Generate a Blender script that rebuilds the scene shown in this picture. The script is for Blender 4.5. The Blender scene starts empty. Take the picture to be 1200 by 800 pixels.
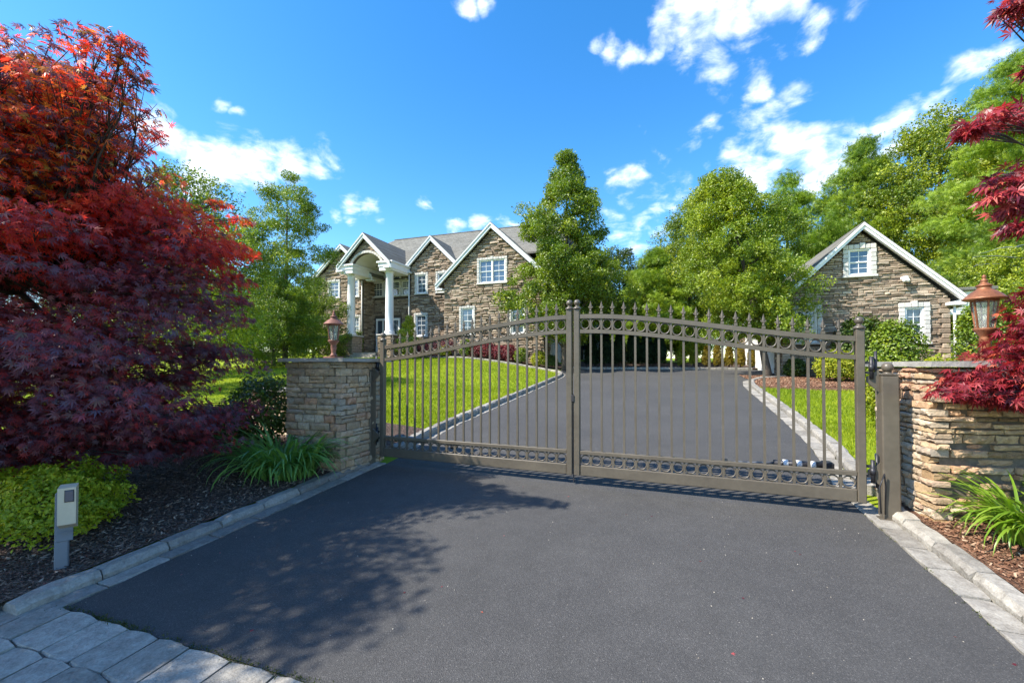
import bpy, math, random
import numpy as np
from mathutils import Vector, Matrix, noise as mnoise

R = random.Random(11)
NR = np.random.default_rng(7)
PI = math.pi
scene = bpy.context.scene
COL = scene.collection

# ------------------------------------------------------------------ camera
cam = bpy.data.cameras.new('camera')
cam.sensor_width = 36.0
cam.lens = 505.0 / 1200.0 * 36.0
cam.shift_y = 18.2 / 1200.0
cam.clip_start = 0.05
cam.clip_end = 3000
camo = bpy.data.objects.new('camera', cam)
camo.location = (0, 0, 1.45)
camo.rotation_euler = (math.radians(91.0), 0, math.radians(19.3))
COL.objects.link(camo)
scene.camera = camo

# ------------------------------------------------------------------ sun, sky, exposure
SUN_EL = math.radians(47)
SUN_AZ = (0.80, 0.60)                       # horizontal travel of the light
D = Vector((SUN_AZ[0] * math.cos(SUN_EL), SUN_AZ[1] * math.cos(SUN_EL), -math.sin(SUN_EL))).normalized()
sl = bpy.data.lights.new('sun', 'SUN')
sl.energy = 4.05
sl.angle = math.radians(0.55)
sl.color = (1.0, 0.93, 0.82)
so = bpy.data.objects.new('sun', sl)
so.rotation_euler = D.to_track_quat('-Z', 'Y').to_euler()
so.location = (-20, -12, 30)
COL.objects.link(so)

scene.view_settings.view_transform = 'Standard'
scene.view_settings.look = 'None'
scene.view_settings.exposure = 1.26
scene.view_settings.gamma = 1.0

world = bpy.data.worlds.new('World')
scene.world = world
world.use_nodes = True


def build_sky():
    nt = world.node_tree
    nt.nodes.clear()
    N = nt.nodes.new
    L = nt.links.new

    def val(op, a, b=None, c=None, clamp=False):
        n = N('ShaderNodeMath')
        n.operation = op
        n.use_clamp = clamp
        for i, x in enumerate((a, b, c)):
            if x is None:
                continue
            if isinstance(x, (int, float)):
                n.inputs[i].default_value = x
            else:
                L(x, n.inputs[i])
        return n.outputs[0]

    def ramp(x, lo, hi, a=0.0, b=1.0):
        n = N('ShaderNodeMapRange')
        n.interpolation_type = 'SMOOTHSTEP'
        L(x, n.inputs[0])
        n.inputs[1].default_value = lo
        n.inputs[2].default_value = hi
        n.inputs[3].default_value = a
        n.inputs[4].default_value = b
        return n.outputs[0]
    sky = N('ShaderNodeTexSky')
    sky.sky_type = 'NISHITA'
    sky.sun_disc = False
    sky.sun_elevation = SUN_EL
    sky.sun_rotation = math.atan2(-SUN_AZ[0], -SUN_AZ[1])
    sky.air_density = 1.0
    sky.dust_density = 0.35
    sky.ozone_density = 2.2
    sky.altitude = 100
    hs = N('ShaderNodeHueSaturation')
    hs.inputs['Saturation'].default_value = 1.36
    hs.inputs['Value'].default_value = 0.97
    L(sky.outputs[0], hs.inputs['Color'])
    tc = N('ShaderNodeTexCoord')
    d = tc.outputs['Generated']
    sep = N('ShaderNodeSeparateXYZ')
    L(d, sep.inputs[0])
    # cloud layer seen in perspective: project the direction on a plane
    zz = val('MAXIMUM', val('ADD', sep.outputs[2], 0.22), 0.05)
    cx = val('DIVIDE', sep.outputs[0], zz)
    cy = val('DIVIDE', sep.outputs[1], zz)
    comb = N('ShaderNodeCombineXYZ')
    L(cx, comb.inputs[0])
    L(cy, comb.inputs[1])

    def noise(scale, detail, rough=0.6, vec=None, dist=0.0):
        n = N('ShaderNodeTexNoise')
        n.inputs['Scale'].default_value = scale
        n.inputs['Detail'].default_value = detail
        n.inputs['Roughness'].default_value = rough
        n.inputs['Distortion'].default_value = dist
        L(vec if vec is not None else comb.outputs[0], n.inputs['Vector'])
        return n.outputs[0]
    nA = noise(3.2, 8, 0.62, dist=0.25)
    nB = noise(9.0, 6, 0.6, dist=0.3)
    # warp the direction a little so that cloud edges are ragged
    warp = N('ShaderNodeTexNoise')
    warp.inputs['Scale'].default_value = 9.0
    warp.inputs['Detail'].default_value = 5
    L(d, warp.inputs['Vector'])
    wv = N('ShaderNodeVectorMath')
    wv.operation = 'MULTIPLY_ADD'
    L(warp.outputs['Color'], wv.inputs[0])
    wv.inputs[1].default_value = (0.10, 0.10, 0.10)
    L(d, wv.inputs[2])
    wd = wv.outputs[0]
    acc = None
    for az, el, rad, wt in CLOUDS:
        c = Vector((math.sin(az) * math.cos(el), math.cos(az) * math.cos(el), math.sin(el))) + Vector((0.05, 0.05, 0.05))
        n = N('ShaderNodeVectorMath')
        n.operation = 'DISTANCE'
        L(wd, n.inputs[0])
        n.inputs[1].default_value = c
        m = N('ShaderNodeMapRange')
        m.interpolation_type = 'SMOOTHSTEP'
        L(n.outputs['Value'], m.inputs[0])
        m.inputs[1].default_value = 0.0
        m.inputs[2].default_value = rad * 2.1
        m.inputs[3].default_value = wt
        m.inputs[4].default_value = 0.0
        acc = m.outputs[0] if acc is None else val('MAXIMUM', acc, m.outputs[0])
    body = val('ADD', acc, val('MULTIPLY', val('SUBTRACT', nB, 0.5), 2.4))
    body = val('ADD', body, val('MULTIPLY', val('SUBTRACT', nA, 0.5), 0.9))
    here = val('MULTIPLY', ramp(body, 0.22, 1.40), ramp(acc, 0.02, 0.35))
    # the same broken cumulus goes on over the rest of the sky
    gen = ramp(nA, 0.54, 0.70)
    fwd = N('ShaderNodeVectorMath')
    fwd.operation = 'DISTANCE'
    L(d, fwd.inputs[0])
    fwd.inputs[1].default_value = (-0.33, 0.92, 0.22)
    gen = val('MULTIPLY', gen, ramp(fwd.outputs['Value'], 0.95, 1.25))
    gen = val('MULTIPLY', gen, ramp(sep.outputs[2], 0.02, 0.2))
    cov = val('MAXIMUM', here, gen)
    cov = val('MINIMUM', cov, 0.86)
    shade = ramp(noise(14.0, 5, 0.6), 0.25, 0.75)
    ccol = N('ShaderNodeMix')
    ccol.data_type = 'RGBA'
    L(shade, ccol.inputs[0])
    ccol.inputs[6].default_value = (4.0, 4.5, 5.4, 1)
    ccol.inputs[7].default_value = (6.0, 6.1, 6.4, 1)
    mix = N('ShaderNodeMix')
    mix.data_type = 'RGBA'
    L(cov, mix.inputs[0])
    L(hs.outputs[0], mix.inputs[6])
    L(ccol.outputs[2], mix.inputs[7])
    bg = N('ShaderNodeBackground')
    bg.inputs[1].default_value = 0.145
    L(mix.outputs[2], bg.inputs[0])
    out = N('ShaderNodeOutputWorld')
    L(bg.outputs[0], out.inputs[0])


# cumulus in the part of the sky the view takes in: azimuth from +Y, elevation, angular radius, density
CLOUDS = [(-1.011, 0.395, 0.037, 1.00), (-0.967, 0.376, 0.040, 1.00), (-0.926, 0.375, 0.042, 1.00), (-0.876, 0.377, 0.039, 1.00), (-0.823, 0.387, 0.036, 1.00), (-0.764, 0.402, 0.031, 0.95), (-1.047, 0.398, 0.026, 1.00), (-0.979, 0.341, 0.033, 0.95), (-0.912, 0.345, 0.028, 0.80), (-0.923, 0.466, 0.012, 0.95), (-0.903, 0.463, 0.010, 0.85), (-0.690, 0.321, 0.024, 0.90), (-0.645, 0.331, 0.020, 0.85), (-0.719, 0.309, 0.016, 0.70), (-0.553, 0.344, 0.014, 0.85), (-0.447, 0.701, 0.018, 0.90), (-0.407, 0.700, 0.015, 0.80), (-0.149, 0.641, 0.018, 0.80), (-0.110, 0.631, 0.021, 0.85), (-0.063, 0.619, 0.021, 0.80), (-0.023, 0.603, 0.018, 0.70), (0.001, 0.645, 0.032, 0.85), (0.045, 0.637, 0.038, 0.95), (0.087, 0.634, 0.038, 0.95), (0.128, 0.628, 0.034, 0.95), (0.070, 0.601, 0.033, 0.90), (0.098, 0.563, 0.030, 0.90), (0.108, 0.534, 0.023, 0.75), (0.163, 0.625, 0.034, 0.90), (0.175, 0.595, 0.029, 0.80), (0.213, 0.620, 0.030, 0.85), (0.249, 0.607, 0.024, 0.80), (0.282, 0.566, 0.026, 0.90), (0.262, 0.558, 0.017, 0.70), (0.189, 0.534, 0.032, 0.95), (0.212, 0.516, 0.022, 0.85), (0.155, 0.475, 0.023, 0.70), (0.181, 0.463, 0.023, 0.70), (0.218, 0.478, 0.025, 0.80), (0.247, 0.490, 0.026, 0.85), (0.268, 0.497, 0.019, 0.80), (0.143, 0.488, 0.016, 0.60), (0.094, 0.451, 0.024, 0.80), (0.064, 0.442, 0.021, 0.75), (0.107, 0.464, 0.014, 0.60), (-0.036, 0.491, 0.012, 0.85), (-0.001, 0.433, 0.012, 0.55), (0.093, 0.391, 0.010, 0.60), (-0.065, 0.378, 0.039, 0.62), (-0.010, 0.366, 0.035, 0.60), (0.043, 0.363, 0.024, 0.50), (-0.102, 0.309, 0.040, 0.60), (-0.056, 0.306, 0.047, 0.68), (-0.001, 0.313, 0.039, 0.60), (0.142, 0.390, 0.032, 0.75), (0.188, 0.389, 0.041, 0.90), (0.232, 0.387, 0.043, 1.00), (0.273, 0.373, 0.045, 1.00), (0.319, 0.375, 0.037, 1.00), (0.355, 0.383, 0.030, 0.95), (0.390, 0.386, 0.027, 0.95), (0.423, 0.394, 0.025, 0.90), (0.449, 0.398, 0.021, 0.90), (0.474, 0.430, 0.018, 0.70), (0.488, 0.439, 0.022, 0.85), (0.506, 0.442, 0.023, 0.90), (0.528, 0.445, 0.023, 0.85), (0.202, 0.348, 0.041, 0.90), (0.273, 0.334, 0.039, 0.90), (-0.475, 0.313, 0.021, 0.70), (-0.416, 0.306, 0.024, 0.75), (-0.357, 0.306, 0.024, 0.70), (-0.317, 0.303, 0.022, 0.60), (-0.681, 0.248, 0.023, 0.50), (0.352, 0.576, 0.018, 0.50)]
build_sky()
try:
    world.cycles.sampling_method = 'MANUAL'
    world.cycles.sample_map_resolution = 1024
except Exception:
    pass


# ------------------------------------------------------------------ object helpers
def tag(o, label=None, cat=None, group=None, kind=None):
    if label:
        o['label'] = label
    if cat:
        o['category'] = cat
    if group:
        o['group'] = group
    if kind:
        o['kind'] = kind
    return o


def empty(name, loc, rz=0.0, label=None, cat=None, group=None, kind=None):
    o = bpy.data.objects.new(name, None)
    o.empty_display_size = 0.2
    o.location = loc
    o.rotation_euler = (0, 0, rz)
    COL.objects.link(o)
    return tag(o, label, cat, group, kind)


def link(name, me, parent=None, loc=(0, 0, 0), rot=None, scale=None):
    o = bpy.data.objects.new(name, me)
    COL.objects.link(o)
    o.location = loc
    if rot is not None:
        o.rotation_euler = rot
    if scale is not None:
        o.scale = scale
    if parent is not None:
        o.parent = parent
    return o


class MB:
    """collects shapes; build() links them as one mesh object"""

    def __init__(s):
        s.v = []
        s.f = []
        s.smooth = []

    def add(s, verts, faces, smooth=False, M=None):
        b = len(s.v)
        for p in verts:
            s.v.append(tuple(M @ Vector(p)) if M is not None else tuple(p))
        for f in faces:
            s.f.append(tuple(i + b for i in f))
            s.smooth.append(smooth)
        return s

    def box(s, x0, x1, y0, y1, z0, z1, M=None, bev=0.0):
        if bev <= 0:
            v = [(x0, y0, z0), (x1, y0, z0), (x1, y1, z0), (x0, y1, z0), (x0, y0, z1), (x1, y0, z1), (x1, y1, z1), (x0, y1, z1)]
            f = [(0, 3, 2, 1), (4, 5, 6, 7), (0, 1, 5, 4), (1, 2, 6, 5), (2, 3, 7, 6), (3, 0, 4, 7)]
            return s.add(v, f, False, M)
        b = min(bev, (x1 - x0) * .45, (y1 - y0) * .45, (z1 - z0) * .45)

        def ring(a, z):
            return [(x0 + a, y0 + b, z), (x0 + b, y0 + a, z), (x1 - b, y0 + a, z), (x1 - a, y0 + b, z),
                    (x1 - a, y1 - b, z), (x1 - b, y1 - a, z), (x0 + b, y1 - a, z), (x0 + a, y1 - b, z)]
        v = ring(b, z0) + ring(0, z0 + b) + ring(0, z1 - b) + ring(b, z1)
        f = [tuple(range(7, -1, -1)), tuple(range(24, 32))]
        for k in range(3):
            for i in range(8):
                j = (i + 1) % 8
                f.append((k * 8 + i, k * 8 + j, k * 8 + 8 + j, k * 8 + 8 + i))
        return s.add(v, f, False, M)

    def bar(s, p, q, w, h, up=(0, 0, 1)):
        p = Vector(p)
        q = Vector(q)
        d = (q - p)
        L = d.length
        d.normalize()
        u = Vector(up)
        x = d.cross(u)
        if x.length < 1e-4:
            x = d.cross(Vector((1, 0, 0)))
        x.normalize()
        z = x.cross(d)
        M = Matrix(((x.x, d.x, z.x, p.x), (x.y, d.y, z.y, p.y), (x.z, d.z, z.z, p.z), (0, 0, 0, 1)))
        return s.box(-w / 2, w / 2, 0, L, -h / 2, h / 2, M)

    def lathe(s, prof, n=16, M=None, smooth=True, close=True):
        v = []
        f = []
        for r, z in prof:
            for i in range(n):
                a = 2 * PI * i / n
                v.append((r * math.cos(a), r * math.sin(a), z))
        for k in range(len(prof) - 1):
            for i in range(n):
                j = (i + 1) % n
                f.append((k * n + i, k * n + j, (k + 1) * n + j, (k + 1) * n + i))
        if close:
            f.append(tuple(range(n - 1, -1, -1)))
            f.append(tuple(range((len(prof) - 1) * n, len(prof) * n)))
        return s.add(v, f, smooth, M)

    def tube(s, pts, rads, n=6, smooth=True):
        pts = [Vector(p) for p in pts]
        if isinstance(rads, (int, float)):
            rads = [rads] * len(pts)
        v = []
        f = []
        x = None
        for i, p in enumerate(pts):
            d = (pts[min(i + 1, len(pts) - 1)] - pts[max(i - 1, 0)])
            if d.length < 1e-9:
                d = Vector((0, 0, 1))
            d.normalize()
            if x is None:
                x = d.orthogonal().normalized()
            else:
                x = (x - d * x.dot(d))
                x = x.normalized() if x.length > 1e-6 else d.orthogonal().normalized()
            y = d.cross(x)
            for k in range(n):
                a = 2 * PI * k / n
                v.append(p + (x * math.cos(a) + y * math.sin(a)) * rads[i])
        for i in range(len(pts) - 1):
            for k in range(n):
                j = (k + 1) % n
                f.append((i * n + k, i * n + j, (i + 1) * n + j, (i + 1) * n + k))
        f.append(tuple(range(n - 1, -1, -1)))
        f.append(tuple(range((len(pts) - 1) * n, len(pts) * n)))
        return s.add(v, f, smooth)

    def sphere(s, c, r, n=12, m=8, sc=(1, 1, 1)):
        prof = []
        for k in range(m + 1):
            a = -PI / 2 + PI * k / m
            prof.append((max(1e-4, r * math.cos(a)), r * math.sin(a)))
        M = Matrix.Translation(c) @ Matrix.Diagonal((sc[0], sc[1], sc[2], 1))
        return s.lathe(prof, n, M, True, False)

    def torus(s, c, R0, r, axis='y', n=16, m=6, sc=1.0):
        v = []
        f = []
        for i in range(n):
            a = 2 * PI * i / n
            for k in range(m):
                b = 2 * PI * k / m
                rr = R0 + r * math.cos(b)
                p = (rr * math.cos(a), r * sc * math.sin(b), rr * math.sin(a))
                v.append((p[0] + c[0], p[1] + c[1], p[2] + c[2]))
        for i in range(n):
            for k in range(m):
                f.append((i * m + k, ((i + 1) % n) * m + k, ((i + 1) % n) * m + (k + 1) % m, i * m + (k + 1) % m))
        return s.add(v, f, True)

    def prism(s, poly, y0, y1, M=None):
        """poly in xz, extruded along y"""
        n = len(poly)
        v = [(x, y0, z) for x, z in poly] + [(x, y1, z) for x, z in poly]
        f = [tuple(range(n)), tuple(range(2 * n - 1, n - 1, -1))]
        for i in range(n):
            j = (i + 1) % n
            f.append((j, i, n + i, n + j))
        return s.add(v, f, False, M)

    def mesh(s, name, mat):
        me = bpy.data.meshes.new(name)
        me.from_pydata(s.v, [], s.f)
        if any(s.smooth):
            me.polygons.foreach_set('use_smooth', s.smooth)
        if mat is not None:
            me.materials.append(mat)
        me.update()
        return me

    def build(s, name, mat, parent=None, loc=(0, 0, 0), rot=None):
        return link(name, s.mesh(name, mat), parent, loc, rot)


def fast_mesh(name, V, F, mat, tint=None, smooth=False):
    """V (n,3), F (m,k) arrays"""
    V = np.asarray(V, dtype=np.float32)
    F = np.asarray(F, dtype=np.int32)
    me = bpy.data.meshes.new(name)
    me.vertices.add(len(V))
    me.vertices.foreach_set('co', V.ravel())
    m, k = F.shape
    me.loops.add(m * k)
    me.loops.foreach_set('vertex_index', F.ravel())
    me.polygons.add(m)
    me.polygons.foreach_set('loop_start', np.arange(0, m * k, k, dtype=np.int32))
    me.polygons.foreach_set('loop_total', np.full(m, k, dtype=np.int32))
    if smooth:
        me.polygons.foreach_set('use_smooth', np.ones(m, dtype=bool))
    me.update(calc_edges=True)
    if tint is not None:
        a = me.attributes.new('tint', 'FLOAT', 'POINT')
        a.data.foreach_set('value', np.asarray(tint, dtype=np.float32))
    me.materials.append(mat)
    me.validate()
    return me


# ------------------------------------------------------------------ terrain
def sm(t):
    t = min(1.0, max(0.0, t))
    return t * t * (3 - 2 * t)


def tz(x, y):
    z = 0.055 * (max(min(y, 34.0), 0.0) - 5.4)
    if y > 34:
        z += 0.02 * (min(y, 90) - 34)
    if x < -4.4 and y > 6:
        z += 0.045 * sm((-4.4 - x) / 8.0) * (min(y, 32) - 6)
    return z


def tzn(x, y):
    z = 0.055 * (np.clip(y, 0, 34) - 5.4)
    z = z + np.where(y > 34, 0.02 * (np.minimum(y, 90) - 34), 0)
    t = np.clip((-4.4 - x) / 8.0, 0, 1)
    t = t * t * (3 - 2 * t)
    return z + np.where(y > 6, 0.045 * t * (np.minimum(y, 32) - 6), 0)


# ------------------------------------------------------------------ materials
class NT:
    def __init__(s, name):
        s.m = bpy.data.materials.new(name)
        s.m.use_nodes = True
        s.t = s.m.node_tree
        s.b = s.t.nodes['Principled BSDF']
        s.out = s.t.nodes['Material Output']

    def n(s, kind, **kw):
        x = s.t.nodes.new(kind)
        for k, v in kw.items():
            setattr(x, k, v)
        return x

    def l(s, a, b):
        s.t.links.new(a, b)

    def coord(s, which='Object', scale=(1, 1, 1)):
        tc = s.n('ShaderNodeTexCoord')
        mp = s.n('ShaderNodeMapping')
        mp.inputs['Scale'].default_value = scale
        s.l(tc.outputs[which], mp.inputs[0])
        return mp.outputs[0]

    def world(s, scale=(1, 1, 1)):
        g = s.n('ShaderNodeNewGeometry')
        mp = s.n('ShaderNodeMapping')
        mp.inputs['Scale'].default_value = scale
        s.l(g.outputs['Position'], mp.inputs[0])
        return mp.outputs[0]

    def noise(s, vec, scale, detail=4, rough=0.55, dist=0.0):
        x = s.n('ShaderNodeTexNoise')
        x.inputs['Scale'].default_value = scale
        x.inputs['Detail'].default_value = detail
        x.inputs['Roughness'].default_value = rough
        x.inputs['Distortion'].default_value = dist
        s.l(vec, x.inputs['Vector'])
        return x.outputs[0]

    def voro(s, vec, scale, out='Distance', feature='F1'):
        x = s.n('ShaderNodeTexVoronoi', feature=feature)
        x.inputs['Scale'].default_value = scale
        s.l(vec, x.inputs['Vector'])
        return x.outputs[out]

    def ramp(s, fac, stops, interp='LINEAR'):
        x = s.n('ShaderNodeValToRGB')
        x.color_ramp.interpolation = interp
        e = x.color_ramp.elements
        while len(e) < len(stops):
            e.new(0.5)
        for i, (p, c) in enumerate(stops):
            e[i].position = p
            e[i].color = (c[0], c[1], c[2], 1) if not isinstance(c, (int, float)) else (c, c, c, 1)
        s.l(fac, x.inputs[0])
        return x.outputs[0]

    def math(s, op, a, b=0.0, clamp=False):
        x = s.n('ShaderNodeMath', operation=op, use_clamp=clamp)
        for i, v in enumerate((a, b)):
            if isinstance(v, (int, float)):
                x.inputs[i].default_value = v
            else:
                s.l(v, x.inputs[i])
        return x.outputs[0]

    def mix(s, fac, a, b, mode='MIX'):
        x = s.n('ShaderNodeMix', data_type='RGBA', blend_type=mode)
        for i, v in ((0, fac), (6, a), (7, b)):
            if isinstance(v, (int, float)):
                x.inputs[i].default_value = v
            elif isinstance(v, tuple):
                x.inputs[i].default_value = (v[0], v[1], v[2], 1)
            else:
                s.l(v, x.inputs[i])
        return x.outputs[2]

    def bump(s, h, strength=0.3, dist=0.01, normal=None):
        x = s.n('ShaderNodeBump')
        x.inputs['Strength'].default_value = strength
        x.inputs['Distance'].default_value = dist
        s.l(h, x.inputs['Height'])
        if normal is not None:
            s.l(normal, x.inputs['Normal'])
        return x.outputs[0]

    def set(s, color=None, rough=None, metal=None, normal=None, spec=None):
        for k, v in (('Base Color', color), ('Roughness', rough), ('Metallic', metal), ('Normal', normal), ('Specular IOR Level', spec)):
            if v is None:
                continue
            if isinstance(v, tuple):
                s.b.inputs[k].default_value = (v[0], v[1], v[2], 1)
            elif isinstance(v, (int, float)):
                s.b.inputs[k].default_value = v
            else:
                s.l(v, s.b.inputs[k])
        return s.m

    def tint(s):
        """0..1 value: the piece's own tint attribute plus the object's random number"""
        a = s.n('ShaderNodeAttribute', attribute_name='tint')
        o = s.n('ShaderNodeObjectInfo')
        return s.math('FRACT', s.math('ADD', a.outputs['Fac'], o.outputs['Random']))


def m_leaf(name, stops, trans=0.4, tcol=(1.5, 1.5, 0.6), rough=0.5, spec=0.35, big=0.0):
    t = NT(name)
    c = t.ramp(t.tint(), stops)
    if big > 0:
        nz = t.noise(t.world(), big, 2)
        c = t.mix(t.ramp(nz, [(0.35, 0.0), (0.65, 1.0)]), t.mix(1.0, c, (0.8, 0.85, 0.9), 'MULTIPLY'), t.mix(1.0, c, (1.2, 1.15, 1.0), 'MULTIPLY'))
    t.set(c, rough, 0.0, None, spec)
    tr = t.n('ShaderNodeBsdfTranslucent')
    t.l(t.mix(1.0, c, tcol, 'MULTIPLY'), tr.inputs[0])
    mx = t.n('ShaderNodeMixShader')
    mx.inputs[0].default_value = trans
    t.l(t.b.outputs[0], mx.inputs[1])
    t.l(tr.outputs[0], mx.inputs[2])
    t.l(mx.outputs[0], t.out.inputs[0])
    return t.m


def m_plain(name, color, rough=0.5, metal=0.0, vary=0.12, scale=6.0, bump=0.05, bscale=60.0, bdist=0.004, spec=None):
    t = NT(name)
    v = t.world()
    n1 = t.noise(v, scale, 5)
    n2 = t.noise(v, scale * 7, 3)
    k = t.math('ADD', t.math('MULTIPLY', n1, 0.65), t.math('MULTIPLY', n2, 0.35))
    lo = tuple(x * (1 - vary * 1.6) for x in color)
    hi = tuple(min(1, x * (1 + vary * 1.2)) for x in color)
    c = t.ramp(k, [(0.28, lo), (0.72, hi)])
    nb = t.noise(v, bscale, 4)
    return t.set(c, rough, metal, t.bump(nb, bump, bdist) if bump > 0 else None, spec)


def m_stone(name, stops, rough=0.85, bump=0.6, scale=1.0, mottling=0.5):
    t = NT(name)
    v = t.world()
    base = t.ramp(t.tint(), stops, 'LINEAR')
    n1 = t.noise(v, 9 * scale, 6, 0.65)
    n2 = t.noise(v, 45 * scale, 5, 0.6)
    k = t.math('ADD', t.math('MULTIPLY', n1, 0.6), t.math('MULTIPLY', n2, 0.4))
    dk = t.mix(1.0, base, (1 - mottling, 1 - mottling * 1.05, 1 - mottling * 1.1), 'MULTIPLY')
    lt = t.mix(1.0, base, (1 + mottling * .55, 1 + mottling * .55, 1 + mottling * .5), 'MULTIPLY')
    c = t.mix(t.ramp(k, [(0.3, 0.0), (0.7, 1.0)]), dk, lt)
    h = t.math('ADD', n1, t.math('MULTIPLY', n2, 0.5))
    return t.set(c, rough, 0.0, t.bump(h, bump, 0.02 / scale), 0.25)


M = {}
# painted gate steel: taupe bronze
M['gate'] = m_plain('gate_paint', (0.106, 0.089, 0.066), 0.38, 0.0, 0.18, 3, 0.08, 140, 0.002)
M['black_metal'] = m_plain('black_metal', (0.03, 0.03, 0.035), 0.45, 0.2, 0.1)
M['operator'] = m_plain('operator_paint', (0.16, 0.17, 0.19), 0.35, 0.3, 0.1)
M['white_paint'] = m_plain('white_paint', (0.80, 0.80, 0.78), 0.45, 0, 0.03, 2, 0.03)
M['cream_paint'] = m_plain('cream_stucco', (0.74, 0.72, 0.62), 0.6, 0, 0.05, 2, 0.06)
M['window_stone'] = m_stone('window_surround_stone', [(0.0, (0.50, 0.49, 0.45)), (0.5, (0.60, 0.58, 0.54)), (1.0, (0.66, 0.63, 0.57))], mottling=0.2)
M['curtain'] = m_plain('curtain_cloth', (0.62, 0.66, 0.66), 0.9, 0, 0.15, 3, 0)
M['trim'] = m_plain('roof_trim_paint', (0.66, 0.70, 0.70), 0.5, 0, 0.04, 2, 0.03)
M['copper'] = m_plain('weathered_copper', (0.27, 0.105, 0.048), 0.5, 0.35, 0.38, 11, 0.25, 90, 0.003)
M['copper_dull'] = m_plain('dull_copper', (0.22, 0.10, 0.07), 0.6, 0.3, 0.35, 9, 0.15, 90, 0.003)
M['intercom_post'] = m_plain('grey_post_paint', (0.17, 0.19, 0.215), 0.5, 0.1, 0.08)
M['intercom_box'] = m_plain('beige_plastic', (0.62, 0.52, 0.37), 0.45, 0, 0.06)
M['bark'] = m_plain('bark', (0.10, 0.075, 0.055), 0.9, 0, 0.35, 12, 0.6, 30, 0.02)
M['bark_dark'] = m_plain('dark_maple_bark', (0.055, 0.045, 0.042), 0.85, 0, 0.3, 14, 0.5, 40, 0.01)
M['soffit_pipe'] = m_plain('downpipe_paint', (0.55, 0.53, 0.48), 0.5, 0, 0.05)


def m_glass():
    t = NT('window_glass')
    t.set((0.045, 0.07, 0.10), 0.04, 0.0, None, 0.9)
    n = t.noise(t.world(), 1.3, 2)
    t.l(t.bump(n, 0.05, 0.05), t.b.inputs['Normal'])
    t.b.inputs['Coat Weight'].default_value = 1.0
    t.b.inputs['Coat Roughness'].default_value = 0.02
    return t.m


M['glass'] = m_glass()


def m_lampglass():
    t = NT('seeded_lamp_glass')
    n = t.noise(t.world(), 60, 2)
    t.set((0.80, 0.84, 0.80), 0.12, 0.0, t.bump(n, 0.4, 0.004), 0.5)
    t.b.inputs['Transmission Weight'].default_value = 0.85
    t.b.inputs['IOR'].default_value = 1.12
    return t.m


M['lampglass'] = m_lampglass()


def m_asphalt():
    t = NT('asphalt')
    v = t.world()
    fine = t.voro(v, 230, 'Color')
    sp = t.n('ShaderNodeSeparateColor')
    t.l(fine, sp.inputs[0])
    agg = t.ramp(sp.outputs[0], [(0.0, (0.043, 0.042, 0.041)), (0.55, (0.062, 0.061, 0.059)), (0.86, (0.078, 0.076, 0.073)), (0.96, (0.092, 0.089, 0.085)), (1.0, (0.15, 0.145, 0.137))])
    big = t.noise(v, 0.55, 5, 0.6)
    med = t.noise(v, 5.0, 5, 0.65)
    c = t.mix(1.0, agg, t.ramp(big, [(0.3, (0.86, 0.86, 0.87)), (0.7, (1.12, 1.11, 1.10))]), 'MULTIPLY')
    c = t.mix(1.0, c, t.ramp(med, [(0.3, (0.9, 0.9, 0.9)), (0.72, (1.1, 1.1, 1.1))]), 'MULTIPLY')
    scuff = t.noise(t.world((2.2, 0.7, 1)), 7, 6, 0.7)
    c = t.mix(t.ramp(scuff, [(0.64, 0.0), (0.78, 0.35)]), c, (0.13, 0.125, 0.12))
    h = t.math('ADD', t.voro(v, 170), t.math('MULTIPLY', t.noise(v, 60, 3), 0.6))
    return t.set(c, 0.82, 0, t.bump(h, 0.55, 0.006), 0.35)


M['asphalt'] = m_asphalt()
M['granite'] = m_stone('grey_granite', [(0.0, (0.21, 0.20, 0.185)), (0.5, (0.285, 0.27, 0.245)), (1.0, (0.35, 0.33, 0.295))], 0.85, 0.9, 1.6, 0.5)
M['granite_warm'] = m_stone('warm_granite', [(0.0, (0.24, 0.225, 0.20)), (0.5, (0.31, 0.295, 0.265)), (1.0, (0.38, 0.355, 0.31))], 0.85, 0.9, 1.6, 0.5)
M['paver'] = m_stone('grey_paving_stone', [(0.0, (0.26, 0.245, 0.215)), (0.5, (0.36, 0.34, 0.30)), (1.0, (0.46, 0.43, 0.38))], 0.88, 0.9, 1.5, 0.52)
M['joint'] = m_plain('joint_sand', (0.13, 0.12, 0.10), 0.95, 0, 0.3, 20, 0.3)
M['cap'] = m_stone('bluestone_cap', [(0.0, (0.24, 0.24, 0.23)), (1.0, (0.40, 0.38, 0.34))], 0.75, 0.5, 1.2, 0.3)
M['wallstone'] = m_stone('ledgestone_warm', [(0.0, (0.527, 0.379, 0.224)), (0.14, (0.336, 0.221, 0.118)), (0.28, (0.588, 0.449, 0.293)), (0.42, (0.533, 0.271, 0.152)), (0.50, (0.599, 0.394, 0.238)), (0.62, (0.280, 0.190, 0.104)), (0.76, (0.566, 0.418, 0.250)), (0.88, (0.447, 0.283, 0.156)), (1.0, (0.555, 0.448, 0.317))], 0.88, 1.0, 1.3, 0.5)
M['wallstone_pale'] = m_stone('ledgestone_pale', [(0.0, (0.50, 0.36, 0.23)), (0.2, (0.36, 0.28, 0.20)), (0.4, (0.56, 0.43, 0.29)), (0.5, (0.48, 0.27, 0.17)), (0.62, (0.56, 0.45, 0.33)), (0.8, (0.38, 0.33, 0.27)), (0.9, (0.54, 0.36, 0.21)), (1.0, (0.55, 0.46, 0.35))], 0.88, 0.8, 1.2, 0.42)
M['mortar'] = m_plain('dark_mortar', (0.14, 0.115, 0.085), 0.95, 0, 0.3, 25, 0.4)  # dark backing in the joints of the right pier
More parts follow.
